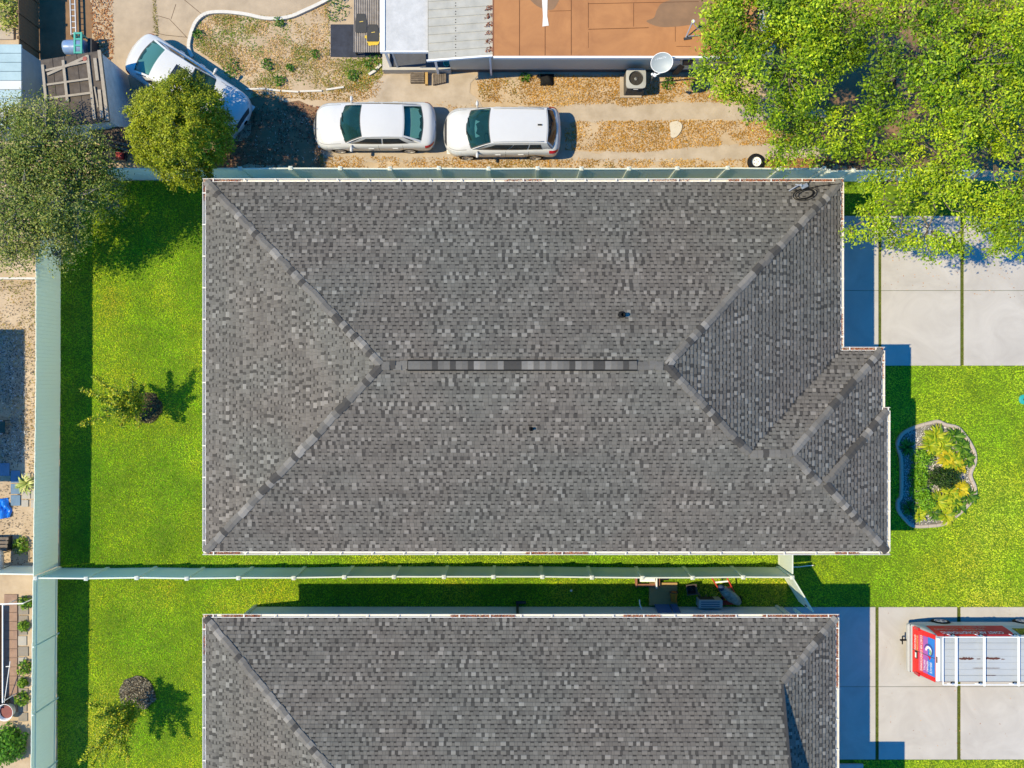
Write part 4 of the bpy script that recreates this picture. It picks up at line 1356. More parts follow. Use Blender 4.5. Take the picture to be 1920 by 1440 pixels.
    m.build('rear_bumper', mat('bumper_grey', (0.40, 0.40, 0.39), 0.5, 0.08, 4), root, local=True)
    m = MB().bar((-3.2, 0.28, 0.45), (-2.95, 0.28, 0.45), 0.06, 0.05)
    m.lathe([(0.001, 0.6), (0.03, 0.585), (0.035, 0.555), (0.02, 0.52), (0.02, 0.45)], (-3.17, 0.28, 0), 10)
    m.bar((-3.12, 0.12, 0.48), (-3.12, 0.44, 0.48), 0.035)
    m.build('tow_hitch', M_black, root, local=True)
    for s in (-1, 1):
        MB().bbox(-2.80, -2.73, min(s * 0.83, s * 0.95), max(s * 0.83, s * 0.95), 0.72, 1.15, 0.012).build('tail_light', M_redl, root, local=True)
        # side wrap: reds brightened to offset the side's shade, white lower panel
        def sp(x0, x1, t0, t1, off, nm, mt, s=s):
            def fn(i, j):
                p = surf(x0 + (x1 - x0) * (i if s > 0 else 1 - i), t0 + (t1 - t0) * j, off)
                return (p[0], p[1] * s, p[2])
            return MB().grid(fn, 20, 5).build(nm, mt, root, True, local=True)
        sp(-2.45, -0.7, 0.24, 0.68, 0.006, 'side_wrap', mat('red_wrap_shade_lift', (0.80, 0.03, 0.03), 0.6, 0.12, 2.5, spec=0.2))
        sp(-0.7, 0.55, 0.24, 0.68, 0.006, 'side_wrap', mat('maroon_wrap_shade_lift', (0.60, 0.03, 0.045), 0.6, 0.2, 2.5, spec=0.2))
        sp(0.75, 1.5, 0.36, 0.60, 0.008, 'side_window', M_sideglass)
        sp(-2.45, 1.4, 0.225, 0.239, 0.012, 'side_moulding', M_white)
        def st(txt, size, x, z, s=s, mt=wtx, sq=1.0):
            def fn(a, b):
                zz = z + b
                w = float(np.interp(zz, [0.5, 0.95, 1.2, 1.62, 1.86, 1.97], [1.0, 1.0, 0.985, 0.945, 0.905, 0.87])) * W
                return Vector((x - s * a * sq, s * (w + 0.012), zz + 0.006))
            text_mesh(txt, size, mt, fn, 'lettering', root)
        st('COAST AIR CONDITIONING', 0.30, -1.0, 1.72, sq=0.62)
        st('HEATING   COOLING', 0.22, -1.35, 1.42, mt=mat('buff_lettering', (0.5, 0.36, 0.28), 0.5, 0.1, 5), sq=0.9)
        st('SALES  SERVICE  INSTALLATION', 0.14, -1.0, 1.18, mt=MATS['buff_lettering'], sq=0.8)
        for xa in arches: wheel(root, xa, s * (W - 0.1), 0.36, 0.24, s)
        MB().lathe([(0.001, -0.16), (0.07, -0.15), (0.1, 0.0), (0.07, 0.15), (0.001, 0.16)], (1.55, s * 1.2, 1.2), 10).build('mirror', M_dark, root, True, local=True)
        # rack side rail on feet
        m = MB().tube([(-2.36, s * 0.90, 2.22), (-1.0, s * 0.90, 2.22), (0.4, s * 0.90, 2.22), (1.3, s * 0.90, 2.22)], 0.018, 6)
        m.build('rack_rail', M_white, root, local=True)
        for xf in (-1.88, -0.82, 0.48):
            m = MB().bar((xf, s * 0.92, 1.88), (xf, s * 0.90, 2.24), 0.045)
            m.bar((xf - 0.2, s * 0.94, 1.96), (xf, s * 0.88, 2.22), 0.025)
            m.build('rack_foot', M_white, root, local=True)
            MB().bbox(xf - 0.05, xf + 0.09, min(s * 0.86, s * 0.95), max(s * 0.86, s * 0.95), 1.93, 1.99, 0.01).build('rack_clamp', M_black, root, local=True)
    for xf, w in ((-1.88, 0.085), (-0.82, 0.085), (0.48, 0.075)):
        MB().bbox(xf - w / 2, xf + w / 2, -0.94, 0.94, 2.24, 2.29, 0.012).build('rack_bar', M_white, root, local=True)
    MB().bar((-2.36, -0.9, 2.22), (-2.36, 0.9, 2.22), 0.03).build('rack_bar', M_white, root, local=True)
    for y in (-0.62, -0.38, -0.12, 0.12, 0.38, 0.62):
        MB().bbox(-2.3, 1.1, y - 0.012, y + 0.012, 2.03, 2.068, 0.004).build('roof_rib', M_vw, root, local=True)
    # rust along the roof seams
    rust = mat('rust', (0.08, 0.025, 0.018), 0.9, 0.4, 14)
    for x0, x1, y, w in ((-1.70, -1.10, 0.04, 0.055), (-0.76, -0.10, 0.05, 0.055), (-1.02, -0.86, 0.03, 0.018), (-0.08, 0.06, 0.02, 0.02), (-1.2, -0.1, -0.32, 0.012), (-0.7, -0.25, -0.6, 0.012)):
        k = 12
        up, dn = [], []
        for i in range(k + 1):
            x = x0 + (x1 - x0) * i / k
            q = math.sin(math.pi * i / k) ** 0.4
            up.append((x, y + w * q * rnd.uniform(0.4, 1.3)))
            dn.append((x, y - w * q * rnd.uniform(0.4, 1.0)))
        MB().sheet(up[::-1] + dn, 2.0745).build('rust_patch', rust, root, local=True)
    return root
van()

# ------------------------------------------------------------------ trees and plants
def cols(k, *c): return [tuple(k * x for x in rgb(*q)) for q in c]
OAK = cols(1.12, (36, 62, 6), (74, 102, 10), (108, 136, 12), (140, 162, 18), (178, 188, 36))
JUN = cols(1.05, (52, 68, 6), (94, 108, 8), (128, 138, 12), (160, 162, 24))
SPARSE = cols(1.2, (44, 66, 16), (80, 100, 28), (120, 128, 50), (158, 154, 90))
YEL = cols(1.1, (66, 98, 10), (112, 136, 16), (160, 168, 28), (196, 184, 44))

def tree(name, label, base, lobes, nleaf, size, colors, trunk_r=0.25, fork=1.6, sig=0.22, dens=10.0, low=-0.35, twigs=5, group=None, bark=None, per=26, sph=0.8, twig_r=0.012, stray=0.0, holes=0.0):
    """lobes: (x, y, z, r, flat) crown masses; leaves sit in clumps on and in them"""
    bark = bark or M_bark
    b = Vector(base)
    root = thing(name, label, 'tree', b, group=group)
    r = random.Random(len(label) * 7)
    tot = sum(l[3] ** 2 for l in lobes)
    cl, nn, sh = [], [], []
    tw = MB()
    tr = MB()
    top = b + Vector((r.uniform(-0.1, 0.1), r.uniform(-0.1, 0.1), fork))
    tr.tube([b + Vector((0, 0, -0.05)), b.lerp(top, 0.15), b.lerp(top, 0.5) + Vector((0.05, 0.03, 0)), top], trunk_r * 1.25, 10, trunk_r * 0.8)
    nodes = [(top - Vector((0, 0, 0.1)), trunk_r * 0.75)]
    for (x, y, z, rad, flat) in sorted(lobes, key=lambda l: (Vector(l[:3]) - top).length):
        c = Vector((x, y, z))
        # each limb leaves the nearest limb already grown
        f0, fr = min(nodes, key=lambda q: (q[0] - c).length + 0.35 * (q[0] - top).length)
        end = c - Vector((0, 0, 0.35 * rad))
        mid = f0.lerp(end, 0.5) + Vector((r.uniform(-0.25, 0.25), r.uniform(-0.25, 0.25), r.uniform(-0.1, 0.2)))
        lr = max(0.03, fr * 0.62)
        tr.tube([f0, f0.lerp(mid, 0.5) + Vector((r.uniform(-0.06, 0.06), r.uniform(-0.06, 0.06), 0)), mid, mid.lerp(end, 0.6), end], lr, 7, max(0.02, lr * 0.45))
        nodes += [(mid, lr * 0.8), (end, lr * 0.6)]
        k = max(3, int(nleaf * rad * rad / tot / per))
        d = rng.normal(0, 1, (k * 3, 3))
        d /= np.linalg.norm(d, axis=1)[:, None]
        d = d[d[:, 2] > low][:k]
        rr = rad * (sph + (1.08 - sph) * rng.random(len(d)) ** 0.6)
        lump = 0.84 + 0.32 * vnoise(d[:, 0] * 2 + x, d[:, 1] * 2 + d[:, 2] * 1.7 + y, 1.6, 3)
        if stray: lump = lump * (1 + stray * (rng.random(len(d)) ** 5))
        q = np.array([x, y, z]) + d * (rr * lump)[:, None] * np.array([1, 1, flat])
        if holes:
            kp = (0.65 * vnoise(q[:, 0] + 0.5 * q[:, 2], q[:, 1], 0.9, 14) + 0.35 * vnoise(q[:, 0], q[:, 1] + 0.5 * q[:, 2], 2.3, 15)) > holes
            q, d = q[kp], d[kp]
        cl.append(q)
        nn.append(d)
        sh.append(np.clip(0.18 + 0.5 * vnoise(q[:, 0], q[:, 1], 0.8, 8) + 0.25 * rng.random(len(d)), 0, 1))
        for t in range(min(twigs * 3, len(q)) if twigs else 0):
            e = Vector(q[rng.integers(len(q))])
            s = c.lerp(e, 0.15)
            tw.tube([s, s.lerp(e, 0.5) + Vector((r.uniform(-0.15, 0.15), r.uniform(-0.15, 0.15), r.uniform(-0.05, 0.15))), e], twig_r * 2.2, 4, twig_r * 0.7)
    tr.build('trunk', bark, root, True)
    if tw.v:
        o = tw.build('twigs', bark, root, True)
        o['kind'] = 'stuff'
    C = np.concatenate(cl)
    N = np.concatenate(nn)
    Sh = np.concatenate(sh)
    C0 = np.repeat(C, per, 0) + rng.normal(0, sig, (len(C) * per, 3)) * np.array([1, 1, 0.75])
    N0 = np.repeat(N, per, 0) * 0.55 + np.array([-0.15, 0, 0.55])
    S0 = np.repeat(Sh, per)
    leaf_cloud('crown', C0, size, colors, M_leaf, root, tilt=0.62, normals=N0, shade=S0)
    return root

def lobes_px(lst):
    out = []
    for u, v, z, r, flat in lst:
        p = P(u, v, z)
        out.append((p.x, p.y, z, r, flat))
    return out

tree('oak_tree', 'leafy oak with bright green crown beside the orange flat roof', P(1500, 140),
     lobes_px([(1400, 40, 5.6, 1.35, 0.8), (1470, 60, 6.2, 1.6, 0.8), (1560, 40, 6.0, 1.4, 0.8), (1395, 118, 5.2, 1.35, 0.8), (1350, 138, 4.6, 0.85, 0.8), (1475, 130, 6.2, 1.5, 0.8), (1540, 100, 5.6, 1.1, 0.8), (1450, 190, 5.0, 1.1, 0.8), (1520, 20, 6.2, 1.4, 0.8), (1430, -10, 6.0, 1.4, 0.8), (1370, 60, 4.8, 0.9, 0.8), (1480, 235, 4.4, 0.95, 0.8), (1470, 275, 4.0, 0.7, 0.8), (1525, 262, 4.4, 0.85, 0.8), (1420, 205, 4.2, 0.7, 0.8)]),
     50000, (0.07, 0.145), OAK, 0.28, 2.0, 0.17, holes=0.38, twigs=6, per=75)
tree('oak_tree', 'broad spreading oak filling the upper right corner over the driveway', P(1800, 215),
     lobes_px([(1690, 40, 6.2, 1.3, 0.75), (1760, 30, 7.0, 1.7, 0.75), (1850, 40, 7.4, 1.9, 0.75), (1915, 90, 7.0, 1.8, 0.75), (1720, 110, 6.8, 1.4, 0.75), (1800, 120, 7.6, 1.7, 0.75), (1680, 175, 6.0, 1.1, 0.75), (1620, 205, 5.2, 0.95, 0.75), (1745, 190, 6.6, 1.3, 0.75), (1830, 200, 7.2, 1.5, 0.75), (1910, 210, 6.8, 1.5, 0.75), (1575, 245, 4.8, 0.85, 0.75), (1600, 275, 4.4, 0.6, 0.75), (1700, 235, 5.8, 0.85, 0.75),
                (1700, 315, 5.4, 0.95, 0.75), (1780, 290, 6.2, 1.3, 0.75), (1860, 300, 6.2, 1.4, 0.75), (1925, 330, 6.0, 1.2, 0.75), (1660, 345, 4.6, 0.75, 0.75), (1690, 385, 4.6, 0.95, 0.75), (1760, 370, 5.4, 1.2, 0.75), (1630, 420, 3.9, 0.62, 0.7), (1690, 430, 4.1, 0.62, 0.7), (1745, 430, 4.6, 0.85, 0.7), (1745, 470, 4.2, 0.42, 0.7), (1672, 462, 3.8, 0.30, 0.7), (1785, 445, 4.4, 0.55, 0.7), (1850, 400, 5.0, 0.75, 0.7), (1880, 435, 4.8, 0.8, 0.7), (1925, 420, 5.0, 0.9, 0.7), (1960, 240, 6.4, 1.6, 0.75), (1860, 450, 4.2, 0.45, 0.7), (1885, 315, 5.6, 1.1, 0.75), (1895, 365, 5.4, 0.9, 0.75), (1600, 425, 3.8, 0.32, 0.7), (1900, -20, 6.6, 1.6, 0.75)]),
     84000, (0.07, 0.145), OAK, 0.34, 2.4, 0.17, twigs=8, stray=0.15, holes=0.36, per=75)
tree('juniper_tree', 'round dense yellow green tree over the front of the diagonal sedan', P(392, 257),
     lobes_px([(338, 242, 3.4, 1.6, 1.0), (302, 214, 3.1, 0.85, 1.0), (294, 268, 2.9, 0.9, 1.0), (374, 210, 3.2, 0.9, 1.0), (392, 262, 3.0, 0.85, 1.0), (345, 303, 2.8, 0.95, 1.0), (342, 190, 3.2, 0.85, 1.0), (338, 242, 4.4, 1.0, 0.9), (368, 325, 2.4, 0.55, 1.0), (358, 165, 2.8, 0.6, 1.0), (318, 290, 3.2, 0.7, 1.0), (410, 235, 2.6, 0.6, 1.0)]),
     64000, (0.05, 0.11), JUN, 0.18, 1.4, 0.085, twigs=0, per=46, sph=0.8, holes=0.08)
tree('sparse_tree', 'sparse grey green tree with bare pale twigs at the left edge', P(150, 390),
     lobes_px([(90, 270, 3.8, 1.4, 0.8), (40, 300, 3.8, 1.2, 0.8), (150, 300, 3.6, 1.1, 0.8), (60, 370, 3.8, 1.4, 0.8), (130, 370, 3.8, 1.25, 0.8), (20, 420, 3.4, 1.1, 0.8), (80, 440, 3.2, 0.95, 0.8), (190, 350, 3.2, 0.75, 0.8), (15, 240, 3.2, 0.8, 0.8), (60, 215, 3.2, 0.7, 0.8), (30, 470, 2.8, 0.8, 0.8), (140, 430, 2.8, 0.6, 0.8), (110, 478, 2.4, 0.45, 0.8), (215, 385, 2.8, 0.35, 0.8)]),
     46000, (0.06, 0.12), SPARSE, 0.2, 1.5, 0.2, twigs=22, per=40, sph=0.45, holes=0.36, twig_r=0.014, stray=0.25,
     bark=mat('pale_bark', rgb(176, 166, 150, 0.55), 0.95, 0.25, 8))

def sapling(label, base, tips, seed):
    """young leaning tree in a ring of mulch: arching leafy shoots"""
    r = random.Random(seed)
    b = Vector(base)
    root = thing('young_tree', label, 'tree', b)
    m = MB().tube([b + Vector((0, 0, -0.05)), b + Vector((-0.05, 0, 0.5)), b + Vector((-0.1, 0.02, 1.0))], 0.04, 7, 0.025)
    C, S_ = [], []
    for t in tips:
        e = Vector(t)
        s = b + Vector((-0.05, 0, r.uniform(0.4, 1.0)))
        mid = s.lerp(e, 0.5) + Vector((0, 0, 0.35))
        m.tube([s, s.lerp(mid, 0.6), mid, mid.lerp(e, 0.6), e], 0.02, 5, 0.006)
        L = (e - s).length
        for i in range(int(L * 190)):
            f = r.uniform(0.12, 1.0)
            p = (s.lerp(mid, f * 2) if f < 0.5 else mid.lerp(e, f * 2 - 1))
            sg = 0.16 * (1.25 - f)
            C.append((p.x + r.gauss(0, sg), p.y + r.gauss(0, sg), p.z + r.gauss(0, sg * 0.6)))
    m.build('trunk', M_bark, root, True)
    C = np.array(C)
    leaf_cloud('crown', C, (0.06, 0.12), YEL, M_leaf, root, tilt=0.8, up=True)
    return root

def mulch_ring(u, v, r_, label, c):
    p = P(u, v)
    poly = rough_poly([(p.x + r_ * math.cos(a), p.y + r_ * math.sin(a)) for a in np.linspace(0, 2 * np.pi, 20)[:-1]], 0.2, 0.03)
    root = thing('mulch_ring', label, 'mulch', p)
    m = MB()
    n = len(poly)
    m.add([(x, y, 0.02) for x, y in poly] + [(p.x + (x - p.x) * 0.55, p.y + (y - p.y) * 0.55, 0.13) for x, y in poly] + [(p.x, p.y, 0.15)],
          [(i, (i + 1) % n, n + (i + 1) % n, n + i) for i in range(n)] + [(n + i, n + (i + 1) % n, 2 * n) for i in range(n)])
    m.build('mound', mat('mulch_soil', rgb(108, 96, 78, 0.45), 0.95, 0.3, 5, 0.8, 30), root)
    x, y = scatter_points(poly, 900)
    d = np.hypot(x - p.x, y - p.y) / r_
    o = leaf_cloud('wood_chips', np.stack([x, y, 0.05 + 0.12 * np.clip(1.25 - d, 0, 1)], 1), (0.05, 0.12), c, M_leaflit, root, tilt=0.7, up=True)
    o['kind'] = 'stuff'
DARKM = cols(0.5, (56, 48, 34), (92, 84, 52), (126, 120, 76), (150, 146, 96))
GREYM = cols(0.55, (70, 62, 50), (132, 122, 100), (172, 162, 138), (198, 190, 168))
mulch_ring(276, 764, 0.62, 'dark mulch mound around the young tree on the upper lawn', DARKM)
mulch_ring(258, 1300, 0.74, 'grey mulch mound around the young tree on the lower lawn', GREYM)
def tp(u, v, z):
    p = P(u, v, z)
    return (p.x, p.y, p.z)
sapling('yellow green young tree leaning left on the upper lawn', P(280, 762), [tp(148, 797, 2.2), tp(152, 730, 2.3), tp(175, 705, 2.6), tp(190, 770, 2.8), tp(205, 745, 2.6), tp(215, 780, 2.4), tp(225, 800, 2.0), tp(232, 735, 2.4), tp(250, 700, 2.2), tp(245, 770, 2.0), tp(210, 725, 2.8), tp(262, 800, 1.6), tp(200, 755, 2.2), tp(185, 750, 2.2), tp(240, 755, 2.4), tp(270, 720, 1.8)], 3)
sapling('yellow young tree leaning down left on the lower lawn', P(265, 1310), [tp(148, 1430, 2.4), tp(165, 1320, 2.4), tp(178, 1345, 2.6), tp(195, 1370, 2.7), tp(210, 1400, 2.6), tp(225, 1420, 2.4), tp(240, 1435, 2.2), tp(200, 1330, 2.2), tp(228, 1345, 2.2), tp(182, 1395, 2.6), tp(255, 1350, 1.8), tp(170, 1440, 2.3), tp(240, 1380, 2.2), tp(215, 1360, 2.4), tp(190, 1440, 2.5), tp(270, 1335, 1.6), tp(176, 1410, 2.3)], 4)

def shrub(name, label, c, r_, h, n, colors, size, cat='shrub', group=None, flat=1.0):
    c = Vector(c)
    root = thing(name, label, cat, c, group=group)
    m = MB()
    for i in range(6):
        a = i * 1.05
        m.tube([c + Vector((0, 0, -0.03)), c + Vector((math.cos(a) * r_ * 0.4, math.sin(a) * r_ * 0.4 * flat, h * 0.6))], 0.02, 5, 0.008)
    m.build('stem', M_bark, root)
    d = rng.normal(0, 1, (n, 3))
    d /= np.linalg.norm(d, axis=1)[:, None]
    d[:, 2] = np.abs(d[:, 2])
    rr = 0.55 + 0.5 * rng.random(n)
    lump = 0.75 + 0.5 * vnoise(d[:, 0] * 2 + c.x, d[:, 1] * 2 + c.y, 1.7, 6)
    q = np.array([c.x, c.y, 0.05]) + d * (rr * lump)[:, None] * np.array([r_, r_ * flat, h])
    leaf_cloud('foliage', q, size, colors, M_leaf, root, tilt=0.6, normals=d * 0.6 + np.array([0, 0, 0.5]))
    return root
shrub('shrub', 'leafy green shrub in the lower left corner outside the fence', P(22, 1392, 0), 0.75, 1.1, 2600, cols(0.95, (50, 100, 16), (92, 146, 28), (128, 176, 48)), (0.08, 0.16))
shrub('shrub', 'pale yellow green bush in the upper left corner', P(28, 25, 0), 0.8, 1.2, 1300, cols(0.95, (110, 130, 40), (160, 170, 70), (196, 196, 110)), (0.08, 0.16))
for i, (u, v, r_, lab) in enumerate([(52, 1128, 0.3, 'low green plant beside the fence near the white pipe frame'), (50, 1250, 0.32, 'dark green plant against the fence midway down the stone path'), (46, 1278, 0.2, 'small lime green plant on the stone path'), (45, 1308, 0.3, 'lime green plant above the bucket on the stone path'), (42, 1022, 0.35, 'yellow green tuft above the pale fence stub'), (48, 1172, 0.22, 'small green plant by the upper stone slabs')]):
    shrub('path_plant', lab, P(u, v, 0), r_, 0.3, 220, cols(0.95, (50, 90, 16), (100, 146, 28), (148, 170, 48)), (0.08, 0.15), 'plant', 'plants beside the stone path')

# ---- flower bed with concrete edging
def flower_bed():
    bed = thing('flower_bed', 'rounded gravel flower bed with pale concrete edging on the front lawn', 'flower bed', (*P2(1755, 888), 0))
    n = len(BED)
    ctr = np.mean(BED, 0)
    MB().sheet(BED, 0.03).build('gravel_base', mat('gravel_base', rgb(150, 146, 138, 0.5), 0.95, 0.3, 12, 0.8, 60), bed)
    # kerb of short cast pieces
    inner = []
    for i in range(n):
        a, b = np.array(BED[i - 1]), np.array(BED[(i + 1) % n])
        t = (b - a) / (np.linalg.norm(b - a) + 1e-9)
        nrm = np.array([-t[1], t[0]])
        if np.dot(nrm, ctr - np.array(BED[i])) < 0: nrm = -nrm
        inner.append((np.array(BED[i]) + nrm * 0.075, np.array(BED[i]) - nrm * 0.065))
    mk = mat('kerb_concrete', rgb(206, 190, 172, 0.62), 0.85, 0.08, 8, 0.3, 60)
    stepn = 2
    for i in range(0, n, stepn):
        m = MB()
        idx = [(i + k) % n for k in range(stepn + 1)]
        pts_o = [inner[j][1] for j in idx]
        pts_i = [inner[j][0] for j in idx]
        sh = lambda q, a, f: q + (a - q) * f
        pts_o[-1] = sh(pts_o[-1], pts_o[-2], 0.06)
        pts_i[-1] = sh(pts_i[-1], pts_i[-2], 0.06)
        vs = []
        for z, f in ((0.0, 0.0), (0.10, 0.0), (0.13, 0.22)):
            for q, p_ in zip(pts_o, pts_i):
                vs.append((*(q + (p_ - q) * f), z))
                vs.append((*(p_ + (q - p_) * f), z))
        k = stepn + 1
        fs = []
        for lv in range(2):
            for j in range(k - 1):
                a = lv * 2 * k + 2 * j
                b = a + 2 * k
                fs += [(a, a + 2, b + 2, b), (a + 1, b + 1, b + 3, a + 3)]
        for j in range(k - 1):
            a = 4 * k + 2 * j
            fs.append((a, a + 2, a + 3, a + 1))
        fs += [(0, 2 * k, 2 * k + 1, 1), (2 * k, 4 * k, 4 * k + 1, 2 * k + 1), (2 * k - 2, 2 * k - 1, 4 * k - 1, 4 * k - 2), (4 * k - 2, 4 * k - 1, 6 * k - 1, 6 * k - 2)]
        m.add(vs, fs).build('kerb_piece', mk, bed)
    poly = [tuple(q[0]) for q in inner]
    o = flakes('gravel', poly, 900, (0.03, 0.075), cols(0.95, (92, 92, 92), (150, 148, 142), (196, 192, 184), (226, 222, 214)), M_gravel, z=0.035, tilt=0.5, parent=bed, lift=0.025)
    o['kind'] = 'stuff'
flower_bed()
def rosette(label, u, v, r_, h, n, colors, group, name='bedding_plant'):
    """strappy plant: arching leaves from one crown"""
    c = P(u, v)
    root = thing(name, label, 'plant', c, group=group)
    V, Fc, C = [], [], []
    r = random.Random(int(u * 13 + v))
    for i in range(n):
        a = r.uniform(0, 2 * math.pi)
        L = r_ * r.uniform(0.6, 1.1)
        hh = h * r.uniform(0.5, 1.1)
        w = r.uniform(0.025, 0.045)
        d = Vector((math.cos(a), math.sin(a), 0))
        q = Vector((-d.y, d.x, 0)) * w
        p0 = c + d * 0.02 + Vector((0, 0, 0.04))
        p1 = c + d * L * 0.55 + Vector((0, 0, hh))
        p2 = c + d * L + Vector((0, 0, hh * 0.55))
        b = len(V)
        V += [p0 - q * 0.5, p0 + q * 0.5, p1 - q, p1 + q, p2 - q * 0.15, p2 + q * 0.15]
        Fc += [(b, b + 1, b + 3, b + 2), (b + 2, b + 3, b + 5, b + 4)]
        cc = np.array(r.choice(colors)) * r.uniform(0.8, 1.2)
        C += [cc, cc]
    np_mesh('leaves', [tuple(p) for p in V], Fc, np.array(C), M_leaf, root)
YG = cols(1.0, (110, 140, 20), (150, 166, 26), (176, 180, 40))
GD = cols(1.0, (190, 176, 22), (206, 188, 40), (166, 160, 30))
DG = cols(0.95, (44, 84, 16), (78, 118, 24), (104, 140, 34))
where = 'plants in the gravel flower bed'
for lab, u, v, r_, h, n, c in [
    ('lime strappy plant at the top of the flower bed', 1752, 818, 0.42, 0.3, 60, YG), ('lime strappy plant left of the uppermost one', 1742, 835, 0.42, 0.3, 60, YG), ('lime plant in the upper middle of the flower bed', 1765, 835, 0.42, 0.3, 60, YG),
    ('dark green rosette at the upper right of the flower bed', 1788, 818, 0.36, 0.25, 46, DG), ('dark green rosette near the right kerb of the bed', 1803, 838, 0.32, 0.25, 46, DG), ('green rosette at the right bulge of the bed', 1810, 860, 0.32, 0.25, 44, DG),
    ('golden plant left of centre right in the bed', 1770, 856, 0.36, 0.3, 56, GD), ('lime plant just above the dark bush', 1783, 866, 0.4, 0.3, 60, YG), ('golden plant nearest the shade gap above the dark bush', 1796, 874, 0.3, 0.28, 44, GD),
    ('lime plant just below the dark bush', 1778, 925, 0.36, 0.3, 56, YG), ('golden plant at the lower right of the dark bush', 1796, 916, 0.36, 0.3, 56, GD), ('lime green plant lower right in the flower bed', 1786, 938, 0.32, 0.28, 46, YG),
    ('dark rosette by the lower right kerb', 1814, 928, 0.34, 0.25, 46, DG), ('green rosette in the lower right of the bed', 1795, 948, 0.34, 0.25, 46, DG), ('green rosette near the bottom of the flower bed', 1772, 965, 0.36, 0.28, 50, YG), ('green rosette left of the bottom one', 1748, 960, 0.3, 0.25, 40, DG),
    ('green strappy plant low in the middle of the bed', 1756, 940, 0.42, 0.3, 60, YG), ('small lime plant at the bottom left of the bed', 1722, 965, 0.28, 0.25, 36, YG), ('shaded plant at the upper left of the bed', 1698, 838, 0.3, 0.25, 36, DG), ('shaded plant at the lower left of the bed', 1702, 952, 0.3, 0.25, 36, DG)]:
    rosette(lab, u, v, r_ * 1.25, h, int(n * 1.5), c, where)
shrub('bush', 'dark green rounded bush in the middle of the flower bed', P(1763, 894), 0.62, 0.85, 2600, cols(0.55, (28, 60, 12), (56, 92, 20), (84, 116, 30)), (0.05, 0.1), 'bush', None, 0.72)
for lab, u, v, r_ in (('bright green clump at the left edge of the sunny half of the bed', 1724, 860, 0.36), ('bright green clump below the upper left clump in the bed', 1720, 890, 0.34), ('bright green clump beside the shade line in the bed', 1722, 918, 0.36), ('bright green clump lower left in the sunny half of the bed', 1732, 938, 0.34)):
    shrub('bedding_clump', lab, P(u, v), r_ * 1.2, 0.45, 700, cols(0.95, (70, 120, 16), (110, 158, 26), (140, 180, 40)), (0.06, 0.12), 'plant', 'clumps in the gravel flower bed')
rosette('spiky pale agave beside the paving left of the fence', 52, 906, 0.45, 0.35, 44, cols(1.0, (130, 150, 60), (170, 184, 100), (200, 200, 130)), None, 'agave_plant')

# ------------------------------------------------------------------ neighbour's low building at the top
def neighbour_building():
    z = 2.6
    k = F / (H - z)
    X = lambda u: (u - 960) / k
    Y = lambda v: (720 - v) / k
    root = thing('flat_roof_building', 'long low building with terracotta coated flat roof and beige wall', 'building', (X(925), Y(107), 0))
    m = mat('terracotta_coating', rgb(210, 148, 92, 0.6), 0.85, 0.08, 0.7, 0.2, 60, c2=rgb(184, 124, 78, 0.58), detail=10, distort=0.8)
    x0, x1, y0 = X(926), X(1420), Y(105)
    y1 = Y(-90)
    MB().box(x0, x1, y0, y1, z - 0.12, z).build('roof', m, root)
    MB().box(x0 - 0.02, x1 + 0.02, y0 - 0.07, y0 - 0.003, z - 0.14, z + 0.015).build('roof_edge', M_white, root)
    MB().box(x0 - 0.05, x0 - 0.003, y0, y1, z - 0.14, z + 0.01).build('roof_edge', mat('rusty_edge', rgb(150, 96, 66, 0.6), 0.8, 0.2, 5), root)
    yw = P(0, 134.5).y
    xw = P(846, 0).x
    MB().box(xw, P(1420, 0).x, yw, y1, 0.0, z - 0.13).build('wall', mat('beige_siding', rgb(214, 204, 180, 0.85), 0.8, 0.05, 2), root)
    MB().box(xw + 0.02, P(1420, 0).x, yw - 0.02, yw - 0.003, 0.0, 0.25).build('skirting', mat('grey_skirting', rgb(120, 112, 104, 0.5), 0.9, 0.2, 4), root)
    # membrane seams as raised laps
    lap = mat('seam_tar', rgb(104, 62, 36, 0.5), 0.9, 0.3, 12)
    def seam(u0, v0, u1, v1, w=0.018):
        MB().bar((X(u0), Y(v0), z + 0.004), (X(u1), Y(v1), z + 0.004), w, 0.008).build('roof_seam', lap, root)
    for s in [(974, 0, 974, 104), (1022, 50, 1022, 104), (1071, 0, 1071, 103), (1103, 5, 1103, 52, 0.014), (1103, 55, 1216, 52), (1103, 7, 1310, 3, 0.014), (1188, 6, 1188, 50, 0.012), (1266, 50, 1266, 78, 0.012), (1268, 87, 1296, 87, 0.012), (1030, 21, 1070, 20, 0.012), (1103, 60, 1103, 90, 0.008)]:
        seam(*s)
    # white patch strip, grey ponding stains
    MB().sheet([(X(1015), Y(-20)), (X(1027), Y(-20)), (X(1026), Y(30)), (X(1029), Y(48)), (X(1017), Y(50)), (X(1018), Y(30))], z + 0.012).build('patch_strip', mat('white_patch', (0.6, 0.56, 0.5), 0.7, 0.15, 8), root)
    st = mat('ponding_stain', rgb(166, 128, 94, 0.58), 0.9, 0.14, 1.6, c2=rgb(150, 118, 90, 0.58), detail=8)
    MB().sheet(smooth_poly([(X(u), Y(v)) for u, v in [(1212, 40), (1226, 33), (1232, 18), (1245, 4), (1290, -6), (1335, -2), (1330, 46), (1300, 46), (1268, 50), (1235, 50)]], 5), z + 0.003).build('stain', st, root)
    MB().sheet(smooth_poly([(X(u), Y(v)) for u, v in [(992, -10), (1046, -10), (1042, 12), (1030, 19), (1005, 10)]], 5), z + 0.003).build('stain', st, root)
    return root, X, Y, z
nb, NX, NY, NZ = neighbour_building()

